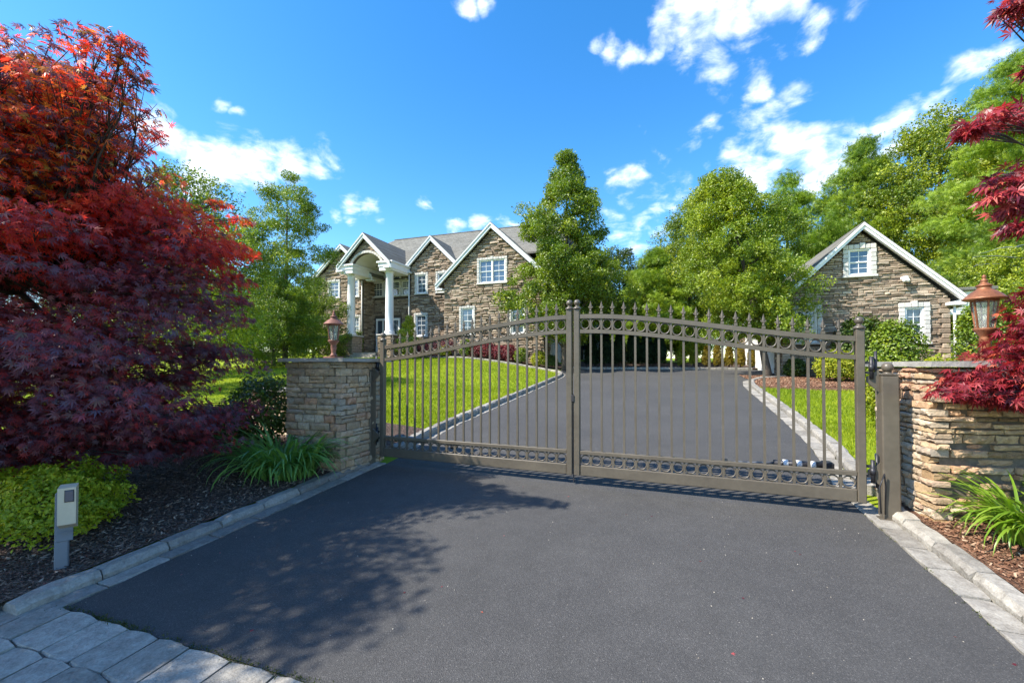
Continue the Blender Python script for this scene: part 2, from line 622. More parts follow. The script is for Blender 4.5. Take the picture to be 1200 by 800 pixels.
M['mortar_pale'] = m_plain('grey_mortar', (0.23, 0.215, 0.19), 0.95, 0, 0.2, 25, 0.4)
HS = [(0.0, (0.17, 0.125, 0.088)), (0.18, (0.32, 0.245, 0.18)), (0.36, (0.41, 0.315, 0.228)), (0.52, (0.22, 0.165, 0.120)), (0.68, (0.49, 0.39, 0.29)), (0.84, (0.34, 0.275, 0.21)), (1.0, (0.55, 0.45, 0.345))]
M['housestone'] = m_stone('house_ledgestone', HS, 0.9, 0.6, 0.5, 0.35)
M['housemortar'] = m_plain('house_mortar', (0.10, 0.08, 0.062), 0.95, 0, 0.2, 6, 0.3)


def m_shingle(name, a, b):
    t = NT(name)
    tc = t.world((1, 1, 1))
    br = t.n('ShaderNodeTexBrick')
    mp = t.n('ShaderNodeMapping')
    mp.inputs['Rotation'].default_value = (PI / 2, 0, 0)
    t.l(tc, mp.inputs[0])
    t.l(mp.outputs[0], br.inputs['Vector'])
    br.inputs['Scale'].default_value = 1.0
    br.inputs['Brick Width'].default_value = 0.34
    br.inputs['Row Height'].default_value = 0.14
    br.inputs['Mortar Size'].default_value = 0.008
    br.inputs['Color1'].default_value = (*a, 1)
    br.inputs['Color2'].default_value = (*b, 1)
    br.inputs['Mortar'].default_value = (a[0] * .5, a[1] * .5, a[2] * .5, 1)
    n = t.noise(tc, 1.1, 5)
    c = t.mix(1.0, br.outputs[0], t.ramp(n, [(0.3, (0.85, 0.85, 0.85)), (0.7, (1.12, 1.12, 1.12))]), 'MULTIPLY')
    return t.set(c, 0.92, 0, t.bump(br.outputs['Fac'], 0.4, 0.02), 0.2)


M['shingle'] = m_shingle('asphalt_shingles', (0.145, 0.140, 0.118), (0.20, 0.192, 0.165))


def m_lawn():
    t = NT('lawn_ground')
    v = t.world()
    k = t.math('ADD', t.math('MULTIPLY', t.noise(v, 0.7, 4), 0.5), t.math('MULTIPLY', t.noise(v, 26, 5, 0.7), 0.5))
    c = t.ramp(k, [(0.3, (0.14, 0.20, 0.012)), (0.55, (0.24, 0.31, 0.016)), (0.75, (0.32, 0.38, 0.028))])
    return t.set(c, 0.95, 0, t.bump(t.noise(v, 40, 4), 0.8, 0.03), 0.15)


M['lawn'] = m_lawn()


def m_mulch(name, stops):
    t = NT(name)
    v = t.world((1, 1, 1))
    k = t.voro(v, 55, 'Color')
    sp = t.n('ShaderNodeSeparateColor')
    t.l(k, sp.inputs[0])
    c = t.ramp(sp.outputs[0], stops)
    h = t.math('ADD', t.voro(v, 55), t.noise(v, 25, 4))
    return t.set(c, 0.95, 0, t.bump(h, 1.0, 0.03), 0.2)


M['mulch_dark'] = m_mulch('dark_mulch', [(0.0, (0.055, 0.036, 0.028)), (0.6, (0.115, 0.078, 0.060)), (1.0, (0.22, 0.16, 0.125))])
M['mulch_red'] = m_mulch('brown_mulch', [(0.0, (0.075, 0.035, 0.02)), (0.6, (0.17, 0.085, 0.05)), (1.0, (0.30, 0.18, 0.11))])


def m_tint(name, stops, rough=0.9):
    t = NT(name)
    return t.set(t.ramp(t.tint(), stops), rough, 0, None, 0.2)


M['chip_dark'] = m_tint('dark_bark_chips', [(0.0, (0.05, 0.034, 0.027)), (0.5, (0.125, 0.086, 0.066)), (0.85, (0.21, 0.15, 0.115)), (1.0, (0.38, 0.30, 0.23))])
M['chip_red'] = m_tint('red_bark_chips', [(0.0, (0.08, 0.035, 0.02)), (0.5, (0.19, 0.095, 0.055)), (0.85, (0.28, 0.15, 0.09)), (1.0, (0.42, 0.30, 0.20))])

M['chip_grit'] = m_tint('grit', [(0.0, (0.08, 0.075, 0.07)), (0.5, (0.20, 0.18, 0.15)), (1.0, (0.42, 0.38, 0.32))])
M['grass'] = m_leaf('grass_blades', [(0.0, (0.150, 0.215, 0.010)), (0.5, (0.245, 0.315, 0.014)), (1.0, (0.37, 0.40, 0.030))], 0.35, (1.5, 1.5, 0.5), 0.5, 0.25, 0.5)
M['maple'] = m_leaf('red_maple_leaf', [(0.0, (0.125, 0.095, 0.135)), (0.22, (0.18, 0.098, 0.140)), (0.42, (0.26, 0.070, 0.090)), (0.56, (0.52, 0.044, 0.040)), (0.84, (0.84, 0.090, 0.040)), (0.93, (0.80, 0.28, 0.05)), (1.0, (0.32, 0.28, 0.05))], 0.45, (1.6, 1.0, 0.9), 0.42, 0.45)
M['maple_plum'] = m_leaf('plum_maple_leaf', [(0.0, (0.10, 0.085, 0.13)), (0.35, (0.16, 0.085, 0.13)), (0.65, (0.15, 0.10, 0.085)), (0.85, (0.26, 0.075, 0.10)), (0.97, (0.42, 0.06, 0.06)), (1.0, (0.50, 0.20, 0.06))], 0.42, (1.6, 1.0, 0.9), 0.42, 0.45)  # purple tones partly paint the sky sheen on lower leaves
M['maple_crimson'] = m_leaf('crimson_maple_leaf', [(0.0, (0.10, 0.014, 0.026)), (0.35, (0.21, 0.020, 0.034)), (0.7, (0.34, 0.036, 0.042)), (0.9, (0.48, 0.10, 0.10)), (1.0, (0.52, 0.13, 0.06))], 0.32, (1.7, 0.85, 0.8), 0.38, 0.5)
M['leaf_mid'] = m_leaf('mid_green_leaf', [(0.0, (0.058, 0.100, 0.012)), (0.4, (0.125, 0.200, 0.016)), (0.8, (0.205, 0.285, 0.020)), (1.0, (0.32, 0.37, 0.030))], 0.30, (1.5, 1.5, 0.45), 0.42, 0.5, 0.35)
M['leaf_lime'] = m_leaf('lime_green_leaf', [(0.0, (0.085, 0.135, 0.014)), (0.5, (0.185, 0.265, 0.018)), (1.0, (0.36, 0.40, 0.030))], 0.32, (1.5, 1.5, 0.45), 0.42, 0.5, 0.3)
M['leaf_dark'] = m_leaf('dark_green_leaf', [(0.0, (0.032, 0.065, 0.012)), (0.5, (0.064, 0.113, 0.018)), (1.0, (0.120, 0.167, 0.024))], 0.3, (1.5, 1.5, 0.5), 0.45, 0.4, 0.35)
M['needle'] = m_leaf('pine_needles', [(0.0, (0.075, 0.140, 0.018)), (0.5, (0.180, 0.285, 0.026)), (1.0, (0.31, 0.40, 0.036))], 0.30, (1.5, 1.5, 0.5), 0.45, 0.35, 0.3)
M['needle_dark'] = m_leaf('hedge_needles', [(0.0, (0.012, 0.028, 0.010)), (0.5, (0.022, 0.045, 0.014)), (1.0, (0.04, 0.07, 0.02))], 0.2, (1.4, 1.4, 0.6), 0.6, 0.25)
M['leaf_gold'] = m_leaf('golden_leaf', [(0.0, (0.14, 0.20, 0.016)), (0.5, (0.28, 0.33, 0.024)), (1.0, (0.46, 0.44, 0.035))], 0.4, (1.5, 1.5, 0.5), 0.45, 0.35)
M['leaf_lime_shrub'] = m_leaf('lime_shrub_leaf', [(0.0, (0.17, 0.25, 0.016)), (0.5, (0.34, 0.41, 0.024)), (1.0, (0.52, 0.52, 0.04))], 0.4, (1.5, 1.5, 0.5), 0.45, 0.35)
M['leaf_amber'] = m_leaf('amber_leaf', [(0.0, (0.14, 0.13, 0.014)), (0.5, (0.25, 0.19, 0.02)), (1.0, (0.32, 0.24, 0.035))], 0.35, (1.5, 1.4, 0.5), 0.5, 0.3)
M['leaf_barberry'] = m_leaf('barberry_leaf', [(0.0, (0.078, 0.018, 0.026)), (0.5, (0.169, 0.031, 0.042)), (1.0, (0.312, 0.078, 0.085))], 0.35, (1.7, 0.9, 0.8), 0.45, 0.4)
M['leaf_pink'] = m_leaf('pink_spirea_leaf', [(0.0, (0.16, 0.05, 0.06)), (0.5, (0.30, 0.11, 0.12)), (1.0, (0.42, 0.22, 0.20))], 0.35, (1.4, 1.0, 0.9), 0.5, 0.3)
M['blade_shade'] = m_leaf('daylily_blade', [(0.0, (0.085, 0.20, 0.045)), (0.5, (0.15, 0.30, 0.06)), (1.0, (0.23, 0.38, 0.085))], 0.3, (1.5, 1.6, 0.6), 0.35, 0.5)
M['blade_sun'] = m_leaf('daylily_blade_pale', [(0.0, (0.110, 0.210, 0.016)), (0.5, (0.16, 0.28, 0.02)), (1.0, (0.23, 0.33, 0.04))], 0.35, (1.5, 1.6, 0.5), 0.35, 0.5)
M['moss'] = m_leaf('weeds', [(0.0, (0.05, 0.075, 0.016)), (1.0, (0.10, 0.11, 0.03))], 0.3, (1.4, 1.4, 0.6), 0.6, 0.2)

# ================================================================== GROUND AND PAVING
def sheet(name, mat, xs, ys, zf, kind='structure'):
    xs = list(xs)
    ys = list(ys)
    V = [(x, y, zf(x, y)) for y in ys for x in xs]
    n = len(xs)
    F = [(j * n + i, j * n + i + 1, (j + 1) * n + i + 1, (j + 1) * n + i) for j in range(len(ys) - 1) for i in range(n - 1)]
    me = bpy.data.meshes.new(name)
    me.from_pydata(V, [], F)
    me.polygons.foreach_set('use_smooth', [True] * len(F))
    me.materials.append(mat)
    o = link(name, me)
    o['kind'] = kind
    return o


def lin(a, b, n):
    return [a + (b - a) * i / (n - 1) for i in range(n)]


gx = [-900, -500, -250, -120, -70] + lin(-48, 30, 79) + [45, 70, 120, 250, 500, 900]
gy = [-700, -300, -120, -50, -20, -8] + lin(-2, 48, 101) + [55, 70, 90, 140, 300, 700, 1400]
sheet('ground', M['lawn'], gx, gy, lambda x, y: tz(x, y) - 0.012 if not (-4.0 < x < 6 and 1.6 < y < 27) else tz(x, y) - 0.02)

# the drive: edge polylines from the pavement to the court behind the gate
LEFT_EDGE = [(-3.84, 1.78), (-3.84, 5.9), (-3.95, 6.6), (-4.1, 8.0), (-4.22, 12.0), (-4.38, 17.0), (-4.52, 20.5), (-4.75, 22.0), (-5.3, 23.2), (-5.6, 24.4), (-5.6, 26.4)]
RIGHT_EDGE = [(1.84, 1.78), (1.84, 5.9), (1.95, 6.4), (2.2, 8.0), (2.4, 11.0), (2.6, 15.0), (2.75, 17.6), (3.0, 19.3), (3.6, 20.7), (4.6, 21.6), (4.97, 21.9), (4.97, 26.4)]


def xat(poly, y):
    for (x0, y0), (x1, y1) in zip(poly, poly[1:]):
        if y0 <= y <= y1:
            return x0 + (x1 - x0) * (y - y0) / max(1e-6, y1 - y0)
    return poly[-1][0]


def drive():
    ys = lin(1.78, 26.4, 90)
    V = []
    n = 13
    for j, y in enumerate(ys):
        a = xat(LEFT_EDGE, y)
        b = xat(RIGHT_EDGE, y)
        for i in range(n):
            x = a + (b - a) * i / (n - 1)
            if j == 0:
                yy = y + 0.012 * math.sin(x * 9) + 0.008 * math.sin(x * 23)
            else:
                yy = y
            jitter = 0.010 * math.sin(y * 7.3) + 0.006 * math.sin(y * 19) if i in (0, n - 1) else 0
            V.append((x + jitter, yy, tz(x, yy) + 0.004))
    F = [(j * n + i, j * n + i + 1, (j + 1) * n + i + 1, (j + 1) * n + i) for j in range(len(ys) - 1) for i in range(n - 1)]
    me = bpy.data.meshes.new('driveway')
    me.from_pydata(V, [], F)
    me.polygons.foreach_set('use_smooth', [True] * len(F))
    me.materials.append(M['asphalt'])
    link('driveway', me)['kind'] = 'structure'


drive()


def rough_block(L, W, H, seed, rnd=0.02, nx=5, amp=0.008):
    """a split-faced stone: x along L, y across W, z up; rounded top arrises"""
    q = random.Random(seed)
    prof = [(-W / 2, 0), (-W / 2, H - rnd), (-W / 2 + rnd * .8, H), (W / 2 - rnd * .8, H), (W / 2, H - rnd), (W / 2, 0)]
    V = []
    F = []
    m = len(prof)
    for i in range(nx):
        x = -L / 2 + L * i / (nx - 1)
        e = 1.0 if 0 < i < nx - 1 else 0.0
        for y, z in prof:
            jx = q.uniform(-amp, amp)
            V.append((x + jx * .6, y * (1 if e else .94) + q.uniform(-amp, amp), z * (1 if e else .96) + (q.uniform(-amp, amp) if z > 0 else 0)))
    for i in range(nx - 1):
        for k in range(m - 1):
            F.append((i * m + k, (i + 1) * m + k, (i + 1) * m + k + 1, i * m + k + 1))
    F.append(tuple(range(m)))
    F.append(tuple(range((nx - 1) * m + m - 1, (nx - 1) * m - 1, -1)))
    mb = MB().add(V, F)
    return mb


def resample(poly, step):
    out = []
    acc = 0
    for (x0, y0), (x1, y1) in zip(poly, poly[1:]):
        d = math.hypot(x1 - x0, y1 - y0)
        t = 0
        while acc + (d - t) >= step:
            t += step - acc
            acc = 0
            out.append((x0 + (x1 - x0) * t / d, y0 + (y1 - y0) * t / d))
        acc += d - t
    return [poly[0]] + out


def offset(poly, d):
    out = []
    for i, (x, y) in enumerate(poly):
        x0, y0 = poly[max(i - 1, 0)]
        x1, y1 = poly[min(i + 1, len(poly) - 1)]
        L = math.hypot(x1 - x0, y1 - y0)
        out.append((x + (y1 - y0) / L * d, y - (x1 - x0) / L * d))
    return out


def kerb(name, poly, off, step, W, H, mat, sub, rnd, base=-0.05, var=8):
    """a run of separate stones along a polyline: the run is a piece of the setting, each stone its part"""
    root = empty(name, (0, 0, 0))
    root['kind'] = 'structure'
    pts = resample(offset(poly, off), step)
    meshes = [rough_block(1.0 * step - 0.012, W, H - base, 50 + k, rnd).mesh(sub, mat) for k in range(var)]
    for i, ((x0, y0), (x1, y1)) in enumerate(zip(pts, pts[1:])):
        cx, cy = (x0 + x1) / 2, (y0 + y1) / 2
        z0, z1 = tz(x0, y0), tz(x1, y1)
        yaw = math.atan2(y1 - y0, x1 - x0)
        d = math.hypot(x1 - x0, y1 - y0)
        o = link(sub, meshes[(i * 5 + i // 3) % var], root, (cx, cy, (z0 + z1) / 2 + base + R.uniform(-.004, .004)),
                 (R.uniform(-.012, .012), -math.atan2(z1 - z0, d), yaw + R.uniform(-.008, .008) + (PI if R.random() < .5 else 0)),
                 (d / step, R.uniform(.97, 1.03), R.uniform(.98, 1.03)))
        if abs(math.cos(o.rotation_euler.z - yaw) + 1) < .1:
            o.rotation_euler.y *= -1
    return root


# apron edges in front of the gate
AL = [(-3.84, 1.62), (-3.84, 5.75)]
AR = [(1.84, 1.2), (1.84, 5.75)]
kerb('gutter', AL, -0.085, 0.42, 0.155, 0.012, M['granite'], 'gutter_stone', 0.006)
kerb('kerb', AL, -0.255, 0.47, 0.17, 0.08, M['granite'], 'kerb_stone', 0.04, -0.06)
kerb('gutter', AR, 0.095, 0.36, 0.175, 0.012, M['granite_warm'], 'gutter_stone', 0.006)
kerb('kerb', AR, 0.275, 0.46, 0.17, 0.085, M['granite_warm'], 'kerb_stone', 0.04, -0.06)
# drive edges behind the gate
IL = [p for p in LEFT_EDGE if p[1] >= 5.9][:-1]
IR = [p for p in RIGHT_EDGE if p[1] >= 5.9][:-1]
kerb('kerb', IL, -0.21, 0.55, 0.16, 0.13, M['granite'], 'kerb_stone', 0.03, -0.06)
kerb('gutter', IL, -0.065, 0.5, 0.125, 0.012, M['granite_warm'], 'gutter_stone', 0.006)
kerb('kerb', IR, 0.31, 0.55, 0.17, 0.10, M['granite_warm'], 'kerb_stone', 0.03, -0.06)
kerb('gutter', IR, 0.11, 0.5, 0.21, 0.012, M['granite_warm'], 'gutter_stone', 0.006)
CE = [(-5.6, 26.42), (4.95, 26.42)]
kerb('kerb', CE, -0.12, 0.6, 0.16, 0.13, M['granite'], 'kerb_stone', 0.03, -0.06)
# stone edging of the planting bed in front of the house
BE = [(-5.5, 23.35), (-6.6, 24.0), (-8.2, 24.3), (-10.5, 24.2), (-13.0, 24.4), (-15.5, 24.9)]
kerb('bed_edging', BE, 0.0, 0.5, 0.14, 0.10, M['granite_warm'], 'edging_stone', 0.03, -0.06)


def pavement():
    root = empty('pavement', (0, 0, 0))
    root['kind'] = 'structure'
    for r, (ya, yb) in enumerate(((1.775, 1.48), (1.47, 1.17), (1.16, 0.86), (0.85, 0.4))):
        xs = -7.4 + 0.13 * r
        while xs < 3.2:
            w = R.uniform(.25, .33)
            L = ya - yb + 0.012
            b = rough_block(w - 0.014, L, 0.085, R.randint(0, 9999), 0.010, 4, 0.005)
            cx, cy = xs + w / 2, (ya + yb) / 2
            b.build('paving_stone', M['paver'], root, (cx, cy, tz(cx, cy) - 0.07 + R.uniform(-.003, .004)),
                    (math.atan(.055) + R.uniform(-.004, .004), R.uniform(-.006, .006), R.uniform(-.01, .01)))
            xs += w
    o = sheet('pavement_bed', M['joint'], lin(-7.6, 3.4, 12), lin(-1.5, 1.79, 8), lambda x, y: tz(x, y) - 0.005)
    # a row of small weeds in the joint between the pavement and the asphalt


pavement()
sheet('road', M['asphalt'], lin(-60, 60, 25), lin(-9, -1.5, 8), lambda x, y: tz(x, y) + 0.004)

# mulch beds
def bed_l(x, y):
    d = max(0.0, -4.19 - x)
    return tz(x, y) + 0.075 + 0.13 * sm(d / 1.6) + 0.02 * mnoise.noise((x * 2.1, y * 2.1, 0.3)) * min(1, d * 4)


def bed_r(x, y):
    d = max(0.0, x - 2.2)
    return tz(x, y) + 0.075 + 0.10 * sm(d / 1.2) + 0.018 * mnoise.noise((x * 2.3, y * 2.3, 4.3)) * min(1, d * 4)


sheet('mulch_bed', M['mulch_dark'], lin(-9.5, -4.17, 54), lin(-0.6, 7.4, 80), bed_l)
sheet('mulch_bed', M['mulch_red'], lin(2.18, 6.2, 40), lin(1.0, 6.2, 52), bed_r)
sheet('mulch_bed', M['mulch_dark'], lin(-17.5, -5.4, 50), lin(24.35, 27.9, 16), lambda x, y: tz(x, y) + 0.05 + (0 if x < -6.6 or y > 25 else -0.2))
sheet('mulch_bed', M['mulch_dark'], lin(-6.5, 12.0, 40), lin(26.6, 33, 16), lambda x, y: tz(x, y) + 0.06)


def island_bed(x, y):
    inside = x - xat(RIGHT_EDGE, min(26, y))
    return tz(x, y) + (0.05 if inside > 0.42 else -0.08)


sheet('mulch_bed', M['mulch_red'], lin(2.9, 12.0, 60), lin(16.4, 21.98, 40), lambda x, y: island_bed(x, y) - (0.2 if y < 16.6 + 0.25 * max(0, 5 - x) else 0))


# ================================================================== HOUSE BUILDING TOOLS
def stone_rows(z0, z1, hmin, hmax, q):
    z = z0
    while z < z1 - 0.02:
        h = q.uniform(hmin, hmax)
        if z + h > z1 - hmin * .5:
            h = z1 - z
        yield z, z + h
        z += h


def ledger(region, holes, z0, z1, q, hmin=0.10, hmax=0.18, lmin=0.24, lmax=0.72, pmin=0.01, pmax=0.15, gap=0.018):
    """stones of a coursed rubble wall as (u0,u1,z0,z1,proud); region(z) gives the wall's span at height z"""
    out = []
    for za, zb in stone_rows(z0, z1, hmin, hmax, q):
        lo, hi = region(za, zb)
        if hi - lo < 0.1:
            continue
        spans = [(lo, hi)]
        for (a, b, c, d) in holes:
            if d > za + 0.02 and c < zb - 0.02:
                ns = []
                for s, e in spans:
                    if b <= s or a >= e:
                        ns.append((s, e))
                    else:
                        if a - s > 0.06:
                            ns.append((s, a))
                        if e - b > 0.06:
                            ns.append((b, e))
                spans = ns
        for s, e in spans:
            u = s
            while u < e - 0.03:
                L = q.uniform(lmin, lmax)
                if e - (u + L) < lmin * .6:
                    L = e - u
                out.append((u, u + L - gap, za, zb - gap * q.uniform(.5, 1.2), q.uniform(pmin, pmax)))
                u += L
    return out


def stone_verts(u0, u1, z0, z1, p, q):
    """a rough stone: 5 faces, face outward to -y (y = -p in front, 0 at the wall)"""
    j = lambda s: q.uniform(-s, s)
    h = z1 - z0
    a = min(0.035, h * .2)
    top = p * q.uniform(.75, 1.0)
    bot = p * q.uniform(.6, 1.0)
    mid = p * q.uniform(1.0, 1.25)
    zm = z0 + h * q.uniform(.35, .7)
    um = u0 + (u1 - u0) * q.uniform(.3, .7)
    V = [(u0, 0.0, z0), (u1, 0.0, z0), (u1, 0.0, z1), (u0, 0.0, z1),
         (u0 + a * q.uniform(.1, 1), -bot, z0 + a * q.uniform(.1, .8)), (u1 - a * q.uniform(.1, 1), -bot + j(.01), z0 + a * q.uniform(.1, .8)),
         (u1 - a * q.uniform(.1, 1), -top, z1 - a * q.uniform(.1, .8)), (u0 + a * q.uniform(.1, 1), -top + j(.01), z1 - a * q.uniform(.1, .8)),
         (um, -mid, zm)]
    F = [(0, 1, 5, 4), (1, 2, 6, 5), (2, 3, 7, 6), (3, 0, 4, 7), (4, 5, 8), (5, 6, 8), (6, 7, 8), (7, 4, 8)]
    return V, F


def clad(parent, off, O, u, nrm, stones, mat, q, singles=0, name='stone', rest='stone_cladding'):
    """lays stones on a wall plane; the largest `singles` are parts of their own, the rest one part of kind stuff.
    O origin, u horizontal unit vector, nrm outward normal; off = location of the parent (local origin)"""
    O = Vector(O)
    u = Vector(u)
    nrm = Vector(nrm)
    order = sorted(range(len(stones)), key=lambda i: -(stones[i][1] - stones[i][0]) * (stones[i][3] - stones[i][2]))
    own = set(order[:singles])
    V = []
    F = []
    T = []
    for i, st in enumerate(stones):
        v, f = stone_verts(*st, q)
        if i in own:
            c = O + u * st[0] + Vector((0, 0, st[2]))
            vv = [tuple(O + u * a - nrm * b + Vector((0, 0, z)) - c) for a, b, z in v]
            me = bpy.data.meshes.new(name)
            me.from_pydata(vv, [], f)
            me.materials.append(mat)
            link(name, me, parent, c - Vector(off))
        else:
            b0 = len(V)
            t = q.random()
            for a, b, z in v:
                V.append(tuple(O + u * a - nrm * b + Vector((0, 0, z)) - Vector(off)))
                T.append(t)
            F += [tuple(k + b0 for k in g) for g in f]
    if V:
        me = bpy.data.meshes.new(rest)
        me.from_pydata(V, [], F)
        at = me.attributes.new('tint', 'FLOAT', 'POINT')
        at.data.foreach_set('value', T)
        me.materials.append(mat)
        o = link(rest, me, parent)
        o['kind'] = 'stuff'


def window(parent, off, x0, x1, z0, z1, y, double=False, curtain=True, surround=0.17, rows=2, cols=2, sill=True, q=R):
    """a sash window in a wall facing -y: a part with frame, sashes, muntins, panes and a surround of separate blocks"""
    c = Vector(((x0 + x1) / 2, y, z0))
    w = (x1 - x0) / 2
    h = z1 - z0
    mb = MB()
    t = 0.055
    for a, b in ((-w, -w + t), (w - t, w)):
        mb.box(a, b, -0.06, 0.10, 0, h)
    mb.box(-w + t, w - t, -0.06, 0.10, 0, t)
    mb.box(-w + t, w - t, -0.06, 0.10, h - t, h)
    if double:
        mb.box(-0.045, 0.045, -0.065, 0.10, t, h - t)
    fr = mb.build('window', M['white_paint'], parent, c - Vector(off))
    halves = [(-w + t, -0.045), (0.045, w - t)] if double else [(-w + t, w - t)]
    g = MB()
    mu = MB()
    for a, b in halves:
        for k, (s0, s1) in enumerate(((t, h / 2), (h / 2, h - t))):
            yy = 0.02 if k else 0.045
            pane = MB().box(a + .035, b - .035, yy + 0.004, yy + 0.012, s0 + .035, s1 - .03)
            pane.build('pane', M['glass'], fr)
            s = MB()
            s.box(a, a + .035, yy - .02, yy + .02, s0, s1)
            s.box(b - .035, b, yy - .02, yy + .02, s0, s1)
            s.box(a + .035, b - .035, yy - .02, yy + .02, s0, s0 + .035)
            s.box(a + .035, b - .035, yy - .02, yy + .02, s1 - .03, s1)
            s.build('sash', M['white_paint'], fr)
            for i in range(1, cols):
                xx = a + .035 + (b - a - .07) * i / cols
                mu.box(xx - .011, xx + .011, yy - .010, yy + .003, s0 + .036, s1 - .031)
            for i in range(1, rows):
                zz = s0 + .035 + (s1 - s0 - .065) * i / rows
                mu.box(a + .036, b - .036, yy - .012, yy + .001, zz - .011, zz + .011)
    mu.build('muntin', M['white_paint'], fr)
    if curtain:
        for a, b in halves:
            cv = []
            n = 22
            for i in range(n + 1):
                x = a + .02 + (b - a - .04) * i / n
                cv.append((x, 0.13 + 0.012 * math.sin(i * 2.1), 0.03))
            V = [(x, yq, zq) for x, yq, zq in cv] + [(x, yq, h - .03) for x, yq, _ in cv]
            m2 = MB().add(V, [(i, i + 1, n + 2 + i, n + 1 + i) for i in range(n)], True)
            m2.build('curtain', M['curtain'], fr)
    else:
        MB().box(-w + .02, w - .02, 0.14, 0.16, 0.02, h - .02).build('back_panel', M['black_metal'], fr)  # plain black panel closes the opening behind the glass
    if surround > 0:
        s = surround
        nb = max(3, int(round(h / 0.17)))
        for side in (-1, 1):
            for i in range(nb):
                za = h * i / nb
                zb = h * (i + 1) / nb - .012
                e = s * (1.0 if i % 2 else .93)
                b = MB()
                if side < 0:
                    b.box(-w - e, -w - .004, -0.105 - q.uniform(0, .015), 0.0, za, zb, None, .012)
                else:
                    b.box(w + .004, w + e, -0.105 - q.uniform(0, .015), 0.0, za, zb, None, .012)
                b.build('surround_stone', M['window_stone'], fr)
        nt = max(3, int(round((2 * w + 2 * s) / 0.2)))
        for i in range(nt):
            xa = -w - s + (2 * w + 2 * s) * i / nt
            xb = -w - s + (2 * w + 2 * s) * (i + 1) / nt - .012
            key = .06 if i == nt // 2 else 0.0
            MB().box(xa, xb, -0.11 - q.uniform(0, .015) - key * .4, 0.0, h + .004, h + s * .95 + key, None, .012).build('surround_stone', M['window_stone'], fr)
        if sill:
            MB().box(-w - s - .03, w + s + .03, -0.15, 0.02, -0.10, -0.004, None, .015).build('sill', M['window_stone'], fr)
    return fr


def gable_roof(parent, off, xa, xb, xp, zp, slope, y0, y1, mat, thick=0.14, name='roof'):
    """two roof slabs with the ridge along y"""
    za = zp - slope * (xp - xa)
    zb = zp - slope * (xb - xp)
    for a, z in ((xa, za), (xb, zb)):
        v = [(a, y0, z), (xp, y0, zp), (xp, y1, zp), (a, y1, z)]
        v2 = [(x, y, zz - thick) for x, y, zz in v]
        vs = [tuple(Vector(p) - Vector(off)) for p in v + v2]
        f = [(0, 1, 2, 3), (7, 6, 5, 4), (0, 4, 5, 1), (1, 5, 6, 2), (2, 6, 7, 3), (3, 7, 4, 0)]
        MB().add(vs, f).build(name, mat, parent)


def rake(parent, off, xa, xb, xp, zp, slope, y, w=0.235, d=0.16, mat=None, name='rake_board', gap=0.0):
    """the white boards under the verge of a gable"""
    for a, sgn in ((xa, -1), (xb, 1)):
        za = zp - slope * abs(a - xp)
        k = w * math.sqrt(1 + slope * slope)
        poly = [(xp, zp - .004), (xp, zp - k), (a, za - k), (a, za - .004)]
        if sgn > 0:
            poly = poly[::-1]
        poly = [(x - off[0], z - off[2]) for x, z in poly]
        MB().prism(poly, y - d - off[1], y - off[1]).build(name, mat or M['trim'], parent)
        # crown strip along the top edge
        kk = 0.075 * math.sqrt(1 + slope * slope)
        poly = [(xp, zp + .012), (xp, zp - kk), (a, za - kk), (a, za + .012)]
        if sgn > 0:
            poly = poly[::-1]
        poly = [(x - off[0], z - off[2]) for x, z in poly]
        MB().prism(poly, y - d - .05 - off[1], y - d - .003 - off[1]).build(name, mat or M['trim'], parent)
        # boxed eave return at the foot of the board
        x0, x1 = (a, a + .55) if sgn < 0 else (a - .55, a)
        MB().box(x0 - off[0] + .01, x1 - off[0] - .01, y - d - .02 - off[1], y + .3 - off[1], za - k - .10 - off[2], za - k + .02 - off[2], None, .01).build('eave_return', mat or M['trim'], parent)


def wall_slab(parent, off, poly, y0, y1, mat, name='wall', holes=()):
    """a wall with a gable outline in xz; holes (x0,x1,z0,z1) are cut as real openings"""
    if not holes:
        p = [(x - off[0], z - off[2]) for x, z in poly]
        return MB().prism(p, y0 - off[1], y1 - off[1]).build(name, mat, parent)
    xs = sorted(set([h[0] for h in holes] + [h[1] for h in holes]))
    xmin = min(p[0] for p in poly)
    xmax = max(p[0] for p in poly)
    xs = [xmin] + [x for x in xs if xmin < x < xmax] + [xmax]
    for p in poly:
        if p[0] not in xs:
            xs.append(p[0])
    xs = sorted(xs)

    def top(x, side):
        zs = []
        n = len(poly)
        for i in range(n):
            (x0, z0), (x1, z1) = poly[i], poly[(i + 1) % n]
            if abs(x1 - x0) < 1e-6:
                continue
            if min(x0, x1) - 1e-6 <= x <= max(x0, x1) + 1e-6:
                zs.append(z0 + (z1 - z0) * (x - x0) / (x1 - x0))
        return max(zs), min(zs)
    mb = MB()
    for a, b in zip(xs, xs[1:]):
        if b - a < 1e-4:
            continue
        m = (a + b) / 2
        ta, ba = top(a, 0)
        t2, b2 = top(b, 0)
        hs = sorted([(h[2], h[3]) for h in holes if h[0] - 1e-6 <= m <= h[1] + 1e-6])
        z = None
        lo_a, lo_b = ba, b2
        for h0, h1 in hs:
            mb.prism([(a - off[0], lo_a - off[2]), (b - off[0], lo_b - off[2]), (b - off[0], h0 - off[2]), (a - off[0], h0 - off[2])][::-1][::-1], y0 - off[1], y1 - off[1])
            lo_a = lo_b = h1
        mb.prism([(a - off[0], lo_a - off[2]), (b - off[0], lo_b - off[2]), (b - off[0], t2 - off[2]), (a - off[0], ta - off[2])], y0 - off[1], y1 - off[1])
    return mb.build(name, mat, parent)


